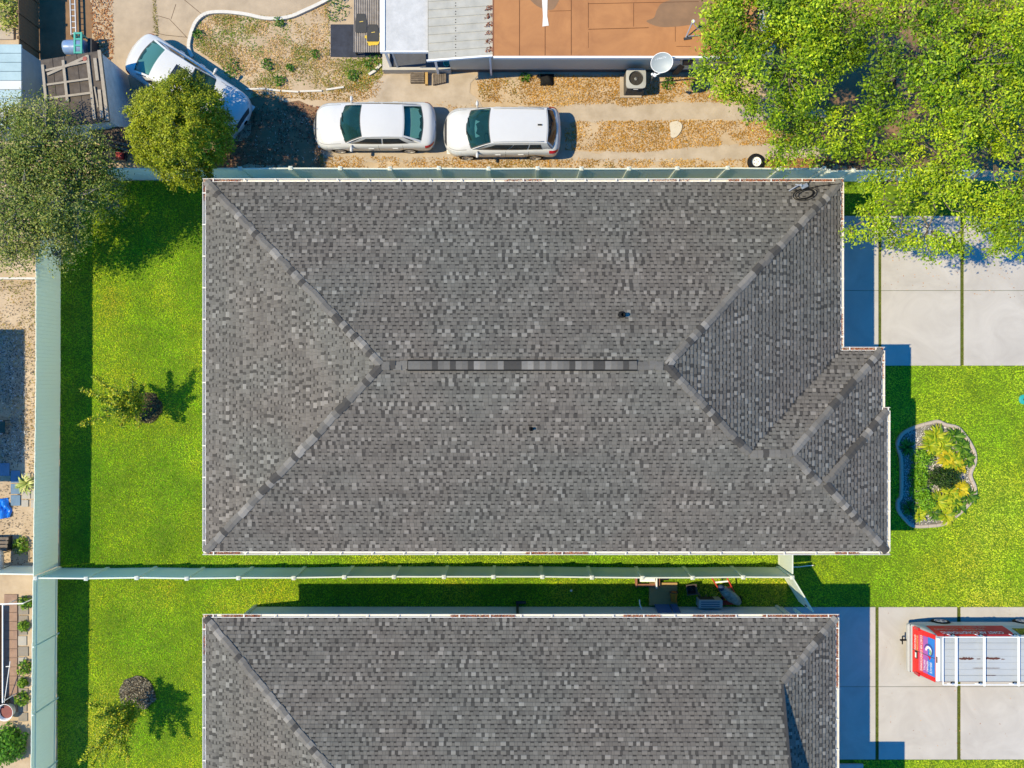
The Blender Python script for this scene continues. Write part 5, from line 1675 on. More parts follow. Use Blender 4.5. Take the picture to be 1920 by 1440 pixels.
def antenna_mount():
    z = NZ
    q = lambda u, v, h: P(u, v, z + h)
    root = thing('antenna_mount', 'thin metal dish mount standing on the terracotta roof by the oak', 'antenna', q(1287, 72, 0))
    MB().bar(q(1282, 73, 0.03), q(1296, 71, 0.03), 0.09, 0.03).build('foot', M_dark, root)
    m = MB().tube([q(1286, 70, 0.03), q(1298, 42, 0.5)], 0.026, 6)
    m.tube([q(1290, 68, 0.05), q(1312, 66, 0.05)], 0.02, 6)
    m.tube([q(1298, 42, 0.5), q(1308, 55, 0.3), q(1314, 55, 0.25)], 0.014, 6)
    m.build('arm', M_steel, root)
    MB().lathe([(0.001, 0.05), (0.05, 0.04), (0.07, 0), (0.05, -0.04), (0.001, -0.05)], tuple(q(1300, 40, 0.52)), 10).build('receiver', M_white, root, True)
antenna_mount()

def porch_roofs():
    z = 2.5
    k = F / (H - z)
    X = lambda u: (u - 960) / k
    Y = lambda v: (720 - v) / k
    root = thing('metal_porch_roof', 'pale ribbed metal porch roof between white flat roof and terracotta roof', 'roof', (X(806), Y(112), 0))
    mm = mat('pale_metal_roof', rgb(222, 218, 204, 0.54), 0.5, 0.07, 2, c2=rgb(200, 198, 186, 0.52))
    # separate pans, each a tray with a raised lip, slightly skewed
    n = 9
    for i in range(n):
        v0 = 112 - i * 15.6
        v1 = v0 - 15.2
        sk = 8.5
        a, b = (X(803), Y(v0)), (X(925), Y(v0 - sk))
        c, d = (X(925), Y(v1 - sk)), (X(803), Y(v1))
        m = MB().prism([a, b, c, d], z - 0.03 + i * 0.0005, z)
        pn = m.build('roof_pan', mm, root)
        MB().bar((a[0], a[1], z + 0.012), (b[0], b[1], z + 0.012), 0.018, 0.03).build('rib', mm, pn)
        for s in (0.42,):
            p = np.array(a) * (1 - s) + np.array(b) * s
            q = np.array(d) * (1 - s) + np.array(c) * s
            for t in (0.25, 0.6):
                w = p * (1 - t) + q * t
                MB().lathe([(0.022, 0), (0.018, 0.012), (0.001, 0.016)], (w[0], w[1], z + 0.001), 8).build('screw', M_dark, pn)
    MB().bar((X(800), Y(114), z - 0.02), (X(925), Y(104.6), z - 0.02), 0.06, 0.12).build('roof_edge', M_white, root)
    for u in (812, 918):
        MB().box(X(u) - 0.04, X(u) + 0.04, Y(98), Y(98) + 0.08, 0.0, z - 0.04).build('post', M_white, root)
    o = None
    for i in range(6):
        v = 98 - i * 15.6
        o = flakes('leaf_litter', [(X(908), Y(v)), (X(923), Y(v - 1)), (X(923), Y(v - 10)), (X(914), Y(v - 9))], 900, (0.04, 0.09), cols(0.55, (110, 60, 40), (150, 84, 52), (176, 110, 76)), M_leaflit, z=z + 0.004, lift=0.06, parent=root)
        o['kind'] = 'stuff'
    root2 = thing('flat_porch_roof', 'white coated flat porch roof left of the ribbed metal roof', 'roof', (X(714), Y(95), 0))
    MB().box(X(713), X(802), Y(94), Y(-80), z - 0.2, z - 0.08).build('deck', mat('white_roof_coating', (0.46, 0.455, 0.44), 0.75, 0.1, 3.5, 0.4, 40, c2=(0.38, 0.38, 0.37), detail=10), root2)
    MB().box(X(712), X(721), Y(94) + 0.003, Y(-80), z - 0.078, z - 0.03).build('roof_edge', M_white, root2)
    MB().box(X(712), X(803), Y(94) - 0.05, Y(94) - 0.003, z - 0.22, z - 0.06).build('fascia', M_white, root2)
    for u, v in ((722, 102), (848, 100)):
        pass
    MB().box(X(716), X(716) + 0.08, Y(88), Y(88) + 0.08, 0.0, z - 0.2).build('post', M_white, root2)
    # porch slab with low front wall
    root3 = thing('porch', 'open porch with dark floor and pale low wall under the white roof', 'porch', (*P2(722, 137), 0))
    MB().box(P(724, 0).x, P(846, 0).x, P(0, 133).y, P(0, 40).y, 0.0, 0.22).build('floor', mat('porch_floor', (0.06, 0.065, 0.08), 0.6, 0.2, 3), root3)
    mw = mat('porch_wall', rgb(214, 206, 190, 0.62), 0.8, 0.08, 4)
    MB().box(P(720, 0).x, P(846, 0).x, P(0, 138.5).y, P(0, 133.4).y, 0.0, 0.45).build('low_wall', mw, root3)
    MB().box(P(720, 0).x, P(733, 0).x, P(0, 133.2).y, P(0, 40).y, 0.0, 0.42).build('low_wall', mw, root3)
    MB().bar(P(746, 128, 0.3), P(735, 96, 1.9), 0.07, 0.07).build('brace', M_greyp, root3)
    root4 = thing('planter', 'small teal pot at the end of the porch wall', 'pot', P(838, 122, 0.22))
    MB().lathe([(0.08, 0), (0.13, 0.22), (0.14, 0.24), (0.12, 0.24), (0.1, 0.1), (0.001, 0.1)], tuple(P(838, 122, 0.22)), 14).build('pot', mat('teal_plastic', (0.03, 0.33, 0.30), 0.5, 0.1, 5), root4, True)
    # steps in front
    root5 = thing('porch_step', 'weathered grey plank step left of its dark gap below the porch', 'step', P(790, 150))
    for i in range(5):
        MB().bbox(P(770, 0).x, P(797, 0).x, P(0, 141.5 + i * 4).y, P(0, 138 + i * 4).y, 0.0, 0.2).build('plank', M_wood, root5)
    MB().box(P(798, 0).x, P(803, 0).x, P(0, 161).y, P(0, 139).y, 0.0, 0.22).build('stringer', M_woodnew, root5)
    root6 = thing('porch_step', 'slatted grey wooden step with an angled end right of the plank step', 'step', P(820, 150))
    for i in range(6):
        u = 812 + i * 4.2
        MB().bbox(P(u, 0).x, P(u + 3.8, 0).x, P(0, 161 - i * 0.9).y, P(0, 140).y, 0.0, 0.17, 0.006).build('slat', M_wood, root6)
porch_roofs()

def ribbed_sheet():
    z = 0.5
    root = thing('ribbed_metal_table', 'low ribbed metal sheet platform beside the white porch roof', 'platform', P(688, 60))
    k = F / (H - z)
    X = lambda u: (u - 960) / k
    Y = lambda v: (720 - v) / k
    mm = mat('aged_metal_sheet', rgb(206, 196, 184, 0.58), 0.55, 0.12, 4, c2=rgb(176, 164, 150, 0.56))
    m = MB()
    nr = 14
    def fn(i, j):
        x = X(663.5) + (X(711.5) - X(663.5)) * i
        return (x, Y(98) + (Y(-40) - Y(98)) * j, z + 0.022 * (1 if (int(i * nr * 4) % 4) in (0, 1) else -1))
    m.grid(fn, nr * 4, 1)
    m.build('sheet', mm, root)
    for u in (666, 709):
        for v in (94, 10):
            MB().box(X(u) - 0.03, X(u) + 0.03, Y(v) - 0.03, Y(v) + 0.03, 0.0, z - 0.03).build('leg', M_dark, root)
    return z
rz_ = ribbed_sheet()
structure(MB().sheet([P2(u, v) for u, v in [(620, 46), (668, 46), (716, 60), (716, 108), (668, 108), (620, 107)]], 0.02).build('rubber_pad', mat('black_mat', (0.028, 0.033, 0.048), 0.8, 0.3, 3, c2=(0.018, 0.02, 0.03))))
def car_mat(u0, u1, v0, v1, label, z):
    root = thing('car_floor_mat', label, 'floor mat', P((u0 + u1) / 2, (v0 + v1) / 2, z))
    pts = [(u0 + 3, v0), (u1 - 4, v0), (u1 - 1, v0 + 8), (u1, v0 + 14), (u1, v1 - 2), (u1 - 2, v1), (u0 + 1, v1), (u0, v1 - 2), (u0, v0 + 14), (u0 + 1, v0 + 8)]
    MB().prism([P2(u, v, z) for u, v in pts][::-1], z, z + 0.02).build('mat', mat('charcoal_mat', (0.045, 0.045, 0.045), 0.9, 0.15, 6), root)
    a = P((u0 + u1) / 2 - 3, v0 + 15, z + 0.023)
    MB().bar(a, P((u0 + u1) / 2 + 4, v0 + 14, z + 0.023), 0.025, 0.004).build('badge', mat('yellow_badge', (0.55, 0.4, 0.08), 0.6, 0.1, 5), root)
car_mat(666.5, 687.5, 26, 61.5, 'charcoal car floor mat at the left on the ribbed sheet', rz_ + 0.026)
car_mat(688, 710.5, 46, 78, 'charcoal car floor mat lying on a yellow one', rz_ + 0.034)
def bathmat():
    z = rz_ + 0.024
    root = thing('yellow_mat', 'frayed yellow mat under the charcoal car mat', 'mat', P(700, 75, z))
    MB().prism(rough_poly([P2(u, v, z) for u, v in [(684, 68), (692, 86), (708, 84), (713, 76), (713, 62)]][::-1], 0.05, 0.015), z, z + 0.008).build('mat', mat('yellow_fabric', (0.55, 0.38, 0.04), 0.9, 0.3, 18), root)
bathmat()

# white kerb around the dry yard, broken low edging
def kerb(pts, label, w=0.13, h=0.12):
    q = smooth_poly(pts, 4, False)
    root = thing('kerb', label, 'kerb', (*q[0], 0))
    for i in range(0, len(q) - 1, 2):
        m = MB()
        seg = q[i:i + 3]
        for a, b in zip(seg[:-1], seg[1:]):
            m.bar((a[0], a[1], h / 2), (b[0], b[1], h / 2), w, h)
        m.build('kerb_piece', M_kerb, root)
kerb([P2(u, v) for u, v in [(362, 108), (355, 90), (359, 66), (369, 42), (388, 27), (420, 24), (460, 28), (500, 36), (540, 34), (575, 20), (612, 2), (650, -22)]], 'curving white painted kerb around the dry yard')
for a, b in (((462, 168), (498, 167)), ((501, 168), (526, 171)), ((529, 171), (560, 173)), ((563, 172), (604, 171)), ((612, 169), (645, 164))):
    q0, q1 = P(*a), P(*b)
    o = MB().bar((q0.x, q0.y, 0.035), (q1.x, q1.y, 0.035), 0.07, 0.07).build('edging_stone', M_kerb)
    tag(o, 'white edging stone in the broken row above the parked sedan, %s' % {462: 'leftmost', 501: 'second from left', 529: 'third from left', 563: 'fourth from left', 612: 'rightmost'}[a[0]], 'edging', 'broken white edging row')
for a, b, lab in (((692, 141), (705, 133), 'short white edging piece left of the porch corner, lower one'), ((706, 131), (715, 122), 'short white edging piece left of the porch corner, upper one')):
    q0, q1 = P(*a), P(*b)
    o = MB().bar((q0.x, q0.y, 0.05), (q1.x, q1.y, 0.05), 0.1, 0.1).build('edging_stone', M_kerb)
    tag(o, lab, 'edging')

# air conditioner condenser on its pad
def condenser(u, v, label, w=0.78, h=1.0):
    c = P(u, v)
    root = thing('condenser', label, 'air conditioner', c)
    pad = MB().bbox(c.x - 0.52, c.x + 0.36, c.y - 0.45, c.y + 0.42, 0.0, 0.08, 0.012).build('pad', M_strip, root)
    x0, x1, y0, y1 = c.x - w / 2, c.x + w / 2, c.y - w / 2, c.y + w / 2
    MB().bbox(x0 + 0.03, x1 - 0.03, y0 + 0.03, y1 - 0.03, 0.08, h - 0.06, 0.05).build('coil', mat('condenser_dark', rgb(72, 66, 58, 0.5), 0.7, 0.2, 6), root)
    for i in range(10):
        zz = 0.13 + i * (h - 0.26) / 9
        MB().box(x0 + 0.015, x1 - 0.015, y0 + 0.015, y1 - 0.015, zz, zz + 0.014).build('louvre', mat('condenser_louvre', rgb(104, 98, 88, 0.5), 0.6, 0.1, 5), root)
    # top ring with fan opening
    n = 32
    m = MB()
    vs = []
    for k in range(n):
        a = 2 * math.pi * k / n
        cx, cy = math.cos(a), math.sin(a)
        f = 1 / (abs(cx) ** 7 + abs(cy) ** 7) ** (1 / 7)
        ox, oy = c.x + cx * f * w / 2, c.y + cy * f * w / 2
        ix, iy = c.x + cx * 0.285, c.y + cy * 0.285
        vs += [(ox, oy, h - 0.07), (ox, oy, h), (ix, iy, h + 0.02), (ix, iy, h - 0.2)]
    for k in range(n):
        a, b = 4 * k, 4 * ((k + 1) % n)
        m.f += [(a, b, b + 1, a + 1), (a + 1, b + 1, b + 2, a + 2), (a + 2, b + 2, b + 3, a + 3)]
    m.v = vs
    m.build('top_cover', mat('condenser_grey', rgb(196, 196, 190, 0.6), 0.5, 0.05, 5), root)
    m = MB().lathe([(0.001, h - 0.2), (0.3, h - 0.2)], (c.x, c.y, 0), 24)
    m.build('fan_shroud', M_black, root)
    for k in range(3):
        a = 2.1 + k * 2.094
        d = Vector((math.cos(a), math.sin(a), 0))
        q = Vector((-d.y, d.x, 0))
        cc = Vector((c.x, c.y, h - 0.12))
        MB().add([cc + d * 0.04 - q * 0.04, cc + d * 0.26 - q * 0.1, cc + d * 0.27 + q * 0.11 + Vector((0, 0, 0.05)), cc + d * 0.05 + q * 0.06 + Vector((0, 0, 0.03))], [(0, 1, 2, 3)]).build('fan_blade', mat('fan_metal', (0.3, 0.3, 0.3), 0.4, 0.1, 5, metal=0.4) if k != 1 else M_white, root)
    MB().lathe([(0.06, h - 0.15), (0.06, h - 0.06), (0.001, h - 0.05)], (c.x, c.y, 0), 14).build('motor', M_greyp, root, True)
    m = MB()
    for rr in (0.07, 0.14, 0.21, 0.275):
        pts = [(c.x + rr * math.cos(t), c.y + rr * math.sin(t), h + 0.015) for t in np.linspace(0, 2 * np.pi, 25)]
        m.tube(pts, 0.004, 4)
    for k in range(4):
        a = k * math.pi / 4 + 0.4
        m.tube([(c.x - 0.28 * math.cos(a), c.y - 0.28 * math.sin(a), h + 0.018), (c.x + 0.28 * math.cos(a), c.y + 0.28 * math.sin(a), h + 0.018)], 0.004, 4)
    m.build('fan_guard', M_dark, root)
    MB().box(c.x - 0.08, c.x + 0.1, y0 - 0.004, y0 + 0.02, h - 0.17, h - 0.13).build('name_plate', M_white, root)
condenser(1186, 163, 'square dark condenser unit with grey fan top beside the beige wall')

def dish():
    z = 2.9
    c = P(1241, 117, z)
    root = thing('satellite_dish', 'grey oval satellite dish on a short arm beside the beige wall', 'satellite dish', (c.x, c.y, 0))
    ax = Vector((-0.15, -0.42, 0.88)).normalized()
    ux = Vector((1, 0.25, 0)).normalized()
    ux = (ux - ax * ux.dot(ax)).normalized()
    uy = ax.cross(ux)
    def fn(i, j):
        a, rr = 2 * math.pi * i, j
        return c + ux * math.cos(a) * rr * 0.40 + uy * math.sin(a) * rr * 0.35 + ax * (0.09 * rr * rr)
    MB().grid(fn, 32, 5).build('reflector', mat('dish_grey', rgb(188, 198, 200, 0.62), 0.5, 0.04, 4), root, True)
    m = MB().tube([fn(k / 32, 1.0) for k in range(33)], 0.014, 5)
    m.build('rim', M_white, root)
    low = c - uy * 0.34 + ax * 0.08
    tip = P(1228, 141, z - 0.35)
    m = MB().tube([low, low.lerp(tip, 0.6), tip], 0.02, 6)
    m.build('arm', M_white, root)
    MB().lathe([(0.001, -0.06), (0.05, -0.05), (0.075, 0.0), (0.06, 0.06), (0.001, 0.07)], tuple(tip), 10).build('feed_horn', M_white, root, True)
    MB().lathe([(0.001, -0.05), (0.04, -0.04), (0.05, 0.03), (0.001, 0.05)], tuple(tip + Vector((-0.1, 0.03, 0))), 10).build('feed_horn', M_white, root, True)
    m = MB().tube([c - ax * 0.05, c - ax * 0.25, (c.x, c.y + 0.22, 2.4), (c.x, c.y + 0.22, 0.0)], 0.03, 7)
    m.build('mast', M_steel, root)
    wt = mat('white_print', (0.85, 0.86, 0.86), 0.5, 0.02, 5)
    text_mesh('o DIRECTV', 0.085, wt, lambda a, b: c + ux * (a - 0.02) + uy * (b + 0.15) + ax * (0.012 + 0.09 * (((a - 0.02) / 0.40) ** 2 + ((b + 0.15) / 0.35) ** 2)) - root.location, 'lettering', root)
dish()

def junk(name, label, cat, build, loc):
    root = thing(name, label, cat, loc)
    build(root)
    return root
# meters and board on the end of the beige wall
def _meters(root):
    y = P(0, 134.5).y - 0.003
    for u, z, w, h in ((1268, 1.5, 0.28, 0.36), (1290, 1.4, 0.34, 0.5)):
        x = P(u, 0, z).x
        MB().bbox(x - w / 2, x + w / 2, y - 0.16, y, z - h / 2, z + h / 2, 0.02).build('meter_box', M_greyp if u == 1268 else M_dark, root)
        MB().lathe([(0.11, 0), (0.11, 0.06), (0.001, 0.08)], (x, y - 0.16, z), 16, 'y').build('dial', M_dark, root, True)
junk('electric_meter', 'grey and dark meter boxes on the beige wall beside the dish', 'meter', _meters, P(1280, 134))
def _board(root):
    a = P(1273, 128, 0.5)
    MB().bar(a + Vector((-0.1, -0.12, -0.35)), a + Vector((0.16, 0.1, 0.35)), 0.32, 0.03, up=(0.4, -0.6, 0.7)).build('board', mat('brown_board', rgb(128, 104, 78, 0.55), 0.9, 0.15, 5), root)
    MB().bar(a + Vector((0.16, 0.1, 0.33)), a + Vector((0.16, 0.16, 0.0)), 0.04).build('strut', M_wood, root)
junk('leaning_board', 'brown square board leaning by the wall under the oak edge', 'board', _board, P(1273, 130))
def _bag(root):
    c = origin(root)
    m = MB()
    m.grid(lambda i, j: (c.x - 0.28 + 0.56 * i, c.y - 0.24 + 0.48 * j, 0.01 + 0.2 * math.sin(math.pi * i) ** 0.5 * math.sin(math.pi * j) ** 0.5 * (1 + 0.3 * math.sin(9 * i + 5 * j))), 10, 8)
    m.build('bag', M_black, root, True)
    MB().tube([(c.x - 0.3, c.y + 0.05, 0.05), (c.x - 0.42, c.y + 0.12, 0.08), (c.x - 0.34, c.y + 0.2, 0.04)], 0.03, 5).build('handle', M_dark, root)
junk('black_bag', 'slumped black bag on the dry grass below the beige wall', 'bag', _bag, P(1026, 150))
o = MB().prism(smooth_poly([P2(u, v) for u, v in [(1255, 236), (1258, 230), (1270, 228), (1278, 234), (1277, 245), (1268, 257), (1258, 258), (1257, 246)]], 3)[::-1], 0.0, 0.06).build('paving_stone', mat('pale_stone', rgb(226, 216, 196, 0.64), 0.85, 0.08, 6, 0.3, 50))
tag(o, 'pale broken paving stone in the orange dry grass', 'stone')
def _tyre(root):
    c = origin(root)
    m = MB().lathe([(0.19, 0.0), (0.3, 0.0), (0.34, 0.05), (0.34, 0.13), (0.3, 0.18), (0.19, 0.18)], (c.x, c.y, 0.0), 24)
    m.build('tyre', M_black, root, True)
    MB().lathe([(0.20, 0.165), (0.16, 0.10), (0.06, 0.13), (0.001, 0.14)], (c.x, c.y, 0), 24).build('rim', M_white, root, True)
    for k in range(5):
        a = k * 1.2566
        MB().lathe([(0.018, 0.0), (0.018, 0.02), (0.001, 0.025)], (c.x + 0.09 * math.cos(a), c.y + 0.09 * math.sin(a), 0.12), 8).build('wheel_nut', M_dark, root)
    MB().bar((c.x + 0.3, c.y - 0.05, 0.1), (c.x + 0.62, c.y + 0.2, 0.12), 0.05).build('tow_bar', mat('rusty_steel', rgb(120, 66, 40, 0.5), 0.8, 0.2, 8), root)
junk('spare_wheel', 'spare wheel with white rim lying behind the top fence', 'wheel', _tyre, P(1416, 305))

# shed, canopy and clutter in the upper left
def shed():
    z = 2.45
    c = [P(u, v, z) for u, v in ((76, 113), (189, 95), (205, 227), (88, 240))]
    root = thing('shed', 'white walled shed with weathered grey plank topped flat roof', 'shed', (c[0].x, c[0].y, 0))
    poly = [(p.x, p.y) for p in c][::-1]
    MB().prism(poly, z - 0.1, z - 0.02).build('roof', M_wood, root)
    ctr = np.mean(poly, 0)
    inn = [tuple(ctr + (np.array(p) - ctr) * 0.965) for p in poly]
    MB().prism(inn, 0.0, z - 0.103).build('wall', mat('white_shed_wall', (0.55, 0.55, 0.55), 0.8, 0.12, 2.5, c2=(0.40, 0.41, 0.42)), root)
    r = random.Random(2)
    # roof sheets side by side, then battens on top
    def lerp2(s, t):
        a = c[0].lerp(c[1], s)
        b = c[3].lerp(c[2], s)
        return a.lerp(b, t)
    dk = mat('grey_board', rgb(118, 108, 98, 0.55), 0.95, 0.2, 5, 0.5, 50, c2=rgb(96, 86, 78, 0.55))
    for i in range(5):
        s0, s1 = i * 0.2 + 0.004, (i + 1) * 0.2 - 0.004
        q = [lerp2(s0, 0.0), lerp2(s1, 0.0), lerp2(s1, 1.0), lerp2(s0, 1.0)]
        MB().prism([(p.x, p.y) for p in q][::-1], z - 0.018, z + r.uniform(0, 0.012)).build('roof_board', dk, root)
    lt = mat('bleached_batten', rgb(190, 178, 160, 0.58), 0.9, 0.2, 8)
    def bt(s0, t0, s1, t1, w=0.09, h=0.05, m=lt, lift=0.0):
        a, b = lerp2(s0, t0), lerp2(s1, t1)
        MB().bar((a.x, a.y, z + 0.04 + lift), (b.x, b.y, z + 0.04 + lift), w, h).build('batten', m, root)
    for q in [(0.04, 0.08, 0.04, 0.62, 0.1), (0.08, 0.17, 0.78, 0.13, 0.08), (0.1, 0.23, 0.78, 0.06, 0.1), (0.08, 0.38, 0.78, 0.38, 0.07), (0.08, 0.58, 0.78, 0.58, 0.08), (0.38, 0.06, 0.38, 0.66, 0.1), (0.78, 0.04, 0.78, 0.96, 0.11), (0.90, 0.1, 0.9, 0.42, 0.12), (0.91, 0.55, 0.9, 0.95, 0.12), (0.985, 0.0, 0.985, 1.0, 0.12), (0.84, 0.5, 0.86, 0.8, 0.05)]:
        bt(*q[:4], w=q[4], lift=r.uniform(0, 0.02))
    MB().lathe([(0.09, 0), (0.1, 0.03), (0.08, 0.06), (0.001, 0.06)], tuple(lerp2(0.74, 0.09) + Vector((0, 0, 0.03))), 12).build('lid', mat('faded_red', rgb(186, 106, 92, 0.6), 0.7, 0.1, 5), root)
shed()
def canopy():
    root = thing('lean_to_canopy', 'sagging brown canopy on poles below the white shed', 'canopy', P(215, 262))
    z = 1.7
    def fn(i, j):
        a = P(160, 232, z).lerp(P(238, 238, z), i)
        b = P(178, 262, z - 0.3).lerp(P(256, 292, z - 0.4), i)
        p = a.lerp(b, j)
        return p + Vector((0, 0, -0.15 * math.sin(math.pi * i) + 0.05 * math.sin(11 * i + 3 * j)))
    MB().grid(fn, 14, 6).build('sheet', mat('brown_tarp', rgb(120, 98, 82, 0.55), 0.8, 0.3, 4, 0.4, 20, c2=rgb(70, 60, 54, 0.5)), root, True)
    for i, j in ((0.02, 0.02), (0.98, 0.02), (0.02, 0.98), (0.98, 0.98)):
        p = Vector(fn(i, j))
        MB().tube([(p.x, p.y, 0), tuple(p)], 0.03, 6).build('pole', M_wood, root)
    for j in (0.7, 0.92):
        MB().bar(Vector(fn(0.3, j)) + Vector((0, 0, 0.05)), Vector(fn(0.98, j)) + Vector((0, 0, 0.04)), 0.09, 0.03).build('batten', M_wood, root)
canopy()
def _trailer(root):
    c = origin(root)
    for dx in (-0.55, 0.45):
        MB().lathe([(0.18, -0.1), (0.3, -0.1), (0.32, -0.05), (0.32, 0.05), (0.3, 0.1), (0.18, 0.1)], (c.x + dx, c.y, 0.32), 20, 'y').build('wheel', M_black, root, True)
    MB().bbox(c.x - 0.7, c.x + 0.7, c.y - 0.5, c.y - 0.12, 0.3, 0.42, 0.01).build('bed', M_dark, root)
    MB().bbox(c.x + 0.35, c.x + 0.62, c.y - 0.46, c.y - 0.2, 0.421, 0.6, 0.02).build('fuel_can', mat('red_plastic', (0.45, 0.03, 0.03), 0.5, 0.1, 5), root)
junk('small_trailer', 'dark small trailer with tyres below the sagging canopy', 'trailer', _trailer, P(212, 283))

def _barrel(root):
    c = origin(root)
    prof = [(0.001, -0.42), (0.26, -0.42), (0.28, -0.36), (0.29, -0.1), (0.28, 0.0), (0.29, 0.1), (0.28, 0.36), (0.26, 0.42), (0.001, 0.42)]
    MB().lathe(prof, (c.x, c.y, 0.29), 20, 'x').build('drum', mat('blue_drum', (0.06, 0.17, 0.42), 0.35, 0.2, 3, c2=(0.3, 0.38, 0.5)), root, True)
junk('blue_drum', 'blue plastic drum lying above the shed roof', 'drum', _barrel, P(148, 94))
def _cart(root):
    c = origin(root)
    m = mat('teal_paint', (0.03, 0.30, 0.24), 0.5, 0.15, 6)
    for dx in (-0.13, 0.13):
        MB().bar((c.x + dx, c.y - 0.42, 0.85), (c.x + dx, c.y + 0.42, 0.85), 0.07, 0.07).build('side_rail', m, root)
    for dy in (-0.38, -0.1, 0.15, 0.38):
        MB().bar((c.x - 0.1, c.y + dy, 0.85), (c.x + 0.1, c.y + dy, 0.85), 0.07, 0.05).build('cross_bar', m, root)
    for dx in (-0.13, 0.13):
        for dy in (-0.36, 0.36):
            MB().box(c.x + dx - 0.025, c.x + dx + 0.025, c.y + dy - 0.025, c.y + dy + 0.025, 0, 0.815).build('leg', m, root)
    MB().bbox(c.x + 0.24, c.x + 0.42, c.y - 0.3, c.y + 0.3, 0.0, 0.6, 0.02).build('tool_box', M_dark, root)
junk('sawhorse_frame', 'teal metal work stand right of the blue drum', 'work stand', _cart, P(166, 96))
def _ladder(root):
    a0, a1 = P(131, -30, 0.3), P(134, 66, 0.3)
    b0, b1 = P(140, -30, 0.3), P(143, 66, 0.3)
    for a, b in ((a0, a1), (b0, b1)):
        MB().bar(a, b, 0.035, 0.08).build('rail', M_steel, root)
    for i in range(9):
        t = 0.05 + i * 0.115
        MB().bar(a0.lerp(a1, t), b0.lerp(b1, t), 0.03, 0.03).build('rung', M_steel, root)
    for p in (a0, a1, b0, b1):
        MB().box(p.x - 0.03, p.x + 0.03, p.y - 0.03, p.y + 0.03, 0, 0.255).build('block', M_dark, root)
junk('aluminium_ladder', 'aluminium ladder lying above the blue drum', 'ladder', _ladder, P(137, 20))
# rough timber fence at the far left
M_tim = mat('brown_timber', rgb(146, 116, 84, 0.5), 0.95, 0.25, 6, 0.4, 40)
fence(run(72, -40, 76, 190, 5), 'brown timber board fence left of the shed', h=1.5, m=M_tim, bw=0.14, rails=False, post_w=0.09)
def blue_roof():
    z = 2.4
    root = thing('metal_roof_outbuilding', 'pale blue ribbed metal roof at the left edge', 'outbuilding', P(0, 150))
    k = F / (H - z)
    X = lambda u: (u - 960) / k
    Y = lambda v: (720 - v) / k
    mm = mat('pale_blue_metal', rgb(188, 216, 222, 0.6), 0.5, 0.08, 2, c2=rgb(168, 200, 208, 0.6))
    mw = mat('white_metal_panel', rgb(228, 232, 230, 0.62), 0.5, 0.06, 2)
    for i in range(9):
        v = 83 + i * 17
        MB().bbox(X(-60), X(40), Y(v + 16.5), Y(v), z - 0.06, z, 0.012).build('roof_panel', mm if i not in (4, 7) else mw, root)
    MB().box(X(-60), X(36), Y(232), Y(86), 0.0, z - 0.063).build('wall', mat('blue_wall', rgb(150, 170, 180, 0.6), 0.8, 0.1, 3), root)
blue_roof()
o = MB().bbox(P(-20, 0).x, P(28, 0).x, P(0, 75).y, P(0, 52).y, 0.0, 0.08, 0.02).build('concrete_step', M_strip)
tag(o, 'grey concrete step below the pale bush at the upper left', 'step')

# strip of yard left of the fence
NBX = P(47, 0).x - 0.712 * 3.0
h_ = thing('house', 'neighbouring house just outside the left edge casting a square shadow', 'house', (NBX - 8, -1, 0))
MB().box(NBX - 8, NBX, P(0, 905).y - 0.16, P(0, 620).y - 0.16, 2.9, 3.0).build('roof', M_deck, h_)
MB().box(NBX - 7.5, NBX - 0.4, P(0, 890).y, P(0, 640).y, 0, 2.897).build('wall', M_stucco, h_)
LST = [P2(u, v) for u, v in [(-10, 525), (68, 525), (66, 1070), (-10, 1070)]]
litter(LST, 120, (0.03, 0.08), cols(0.55, (80, 70, 56), (130, 112, 88), (170, 150, 120)), 'twigs and dead leaves on the sandy strip left of the fence', (0.8, 0.4), 61)
dry([P2(u, v) for u, v in [(-10, 528), (66, 528), (66, 880), (-10, 880)]], 240, DRYC, 'dry tufts on the sandy strip left of the fence', (1.0, 0.5), 63)
litter([P2(u, v) for u, v in [(-10, 620), (46, 620), (55, 860), (20, 880), (-10, 870)]], 420, (0.04, 0.1), cols(0.8, (70, 66, 60), (150, 144, 134), (210, 204, 196)), 'grey leaf litter in the square shadow left of the fence', (0.9, 0.34), 65)  # real litter, its colours paled to lift the cast shadow
o = MB().bbox(P(-20, 0).x, P(70, 0).x, P(0, 524.5).y, P(0, 520.5).y, 0.0, 0.15, 0.015).build('kerb', M_kerb)
tag(o, 'thin pale kerb across the sandy strip under the sparse tree', 'kerb')
pv = [(21, 39, 882, 905), (21, 39, 907, 926), (21, 39, 928, 948), (42, 58, 887, 896), (42, 58, 921, 935), (41, 54, 937, 950), (59, 66, 937, 952), (59, 65, 919, 935), (0, 19, 868, 892)]
M_pav = mat('grey_paver', rgb(196, 190, 178, 0.6), 0.85, 0.1, 4, 0.3, 50)
M_pav_shade = mat('shade_tinted_paver', rgb(120, 150, 176, 0.6), 0.85, 0.12, 4, 0.3, 50)  # same pavers with the blue of the shade put into the colour
for i, (u0, u1, v0, v1) in enumerate(pv):
    a, b = P2(u0, v1), P2(u1, v0)
    o = MB().bbox(a[0], b[0], a[1], b[1], 0.0, 0.045, 0.01).build('paver', M_pav if 3 <= i < 8 else M_pav_shade)
    tag(o, ['blue grey paver, topmost of the shaded column', 'blue grey paver, middle of the shaded column', 'blue grey paver, bottom of the shaded column beside the tarp', 'pale paver just above the agave', 'pale paver just below the agave', 'round cornered pale paver below the agave pavers', 'pale paver touching the fence below the agave', 'pale paver touching the fence level with the agave', 'blue grey paver at the left edge above the tarp'][i], 'paver', 'pavers left of the fence')
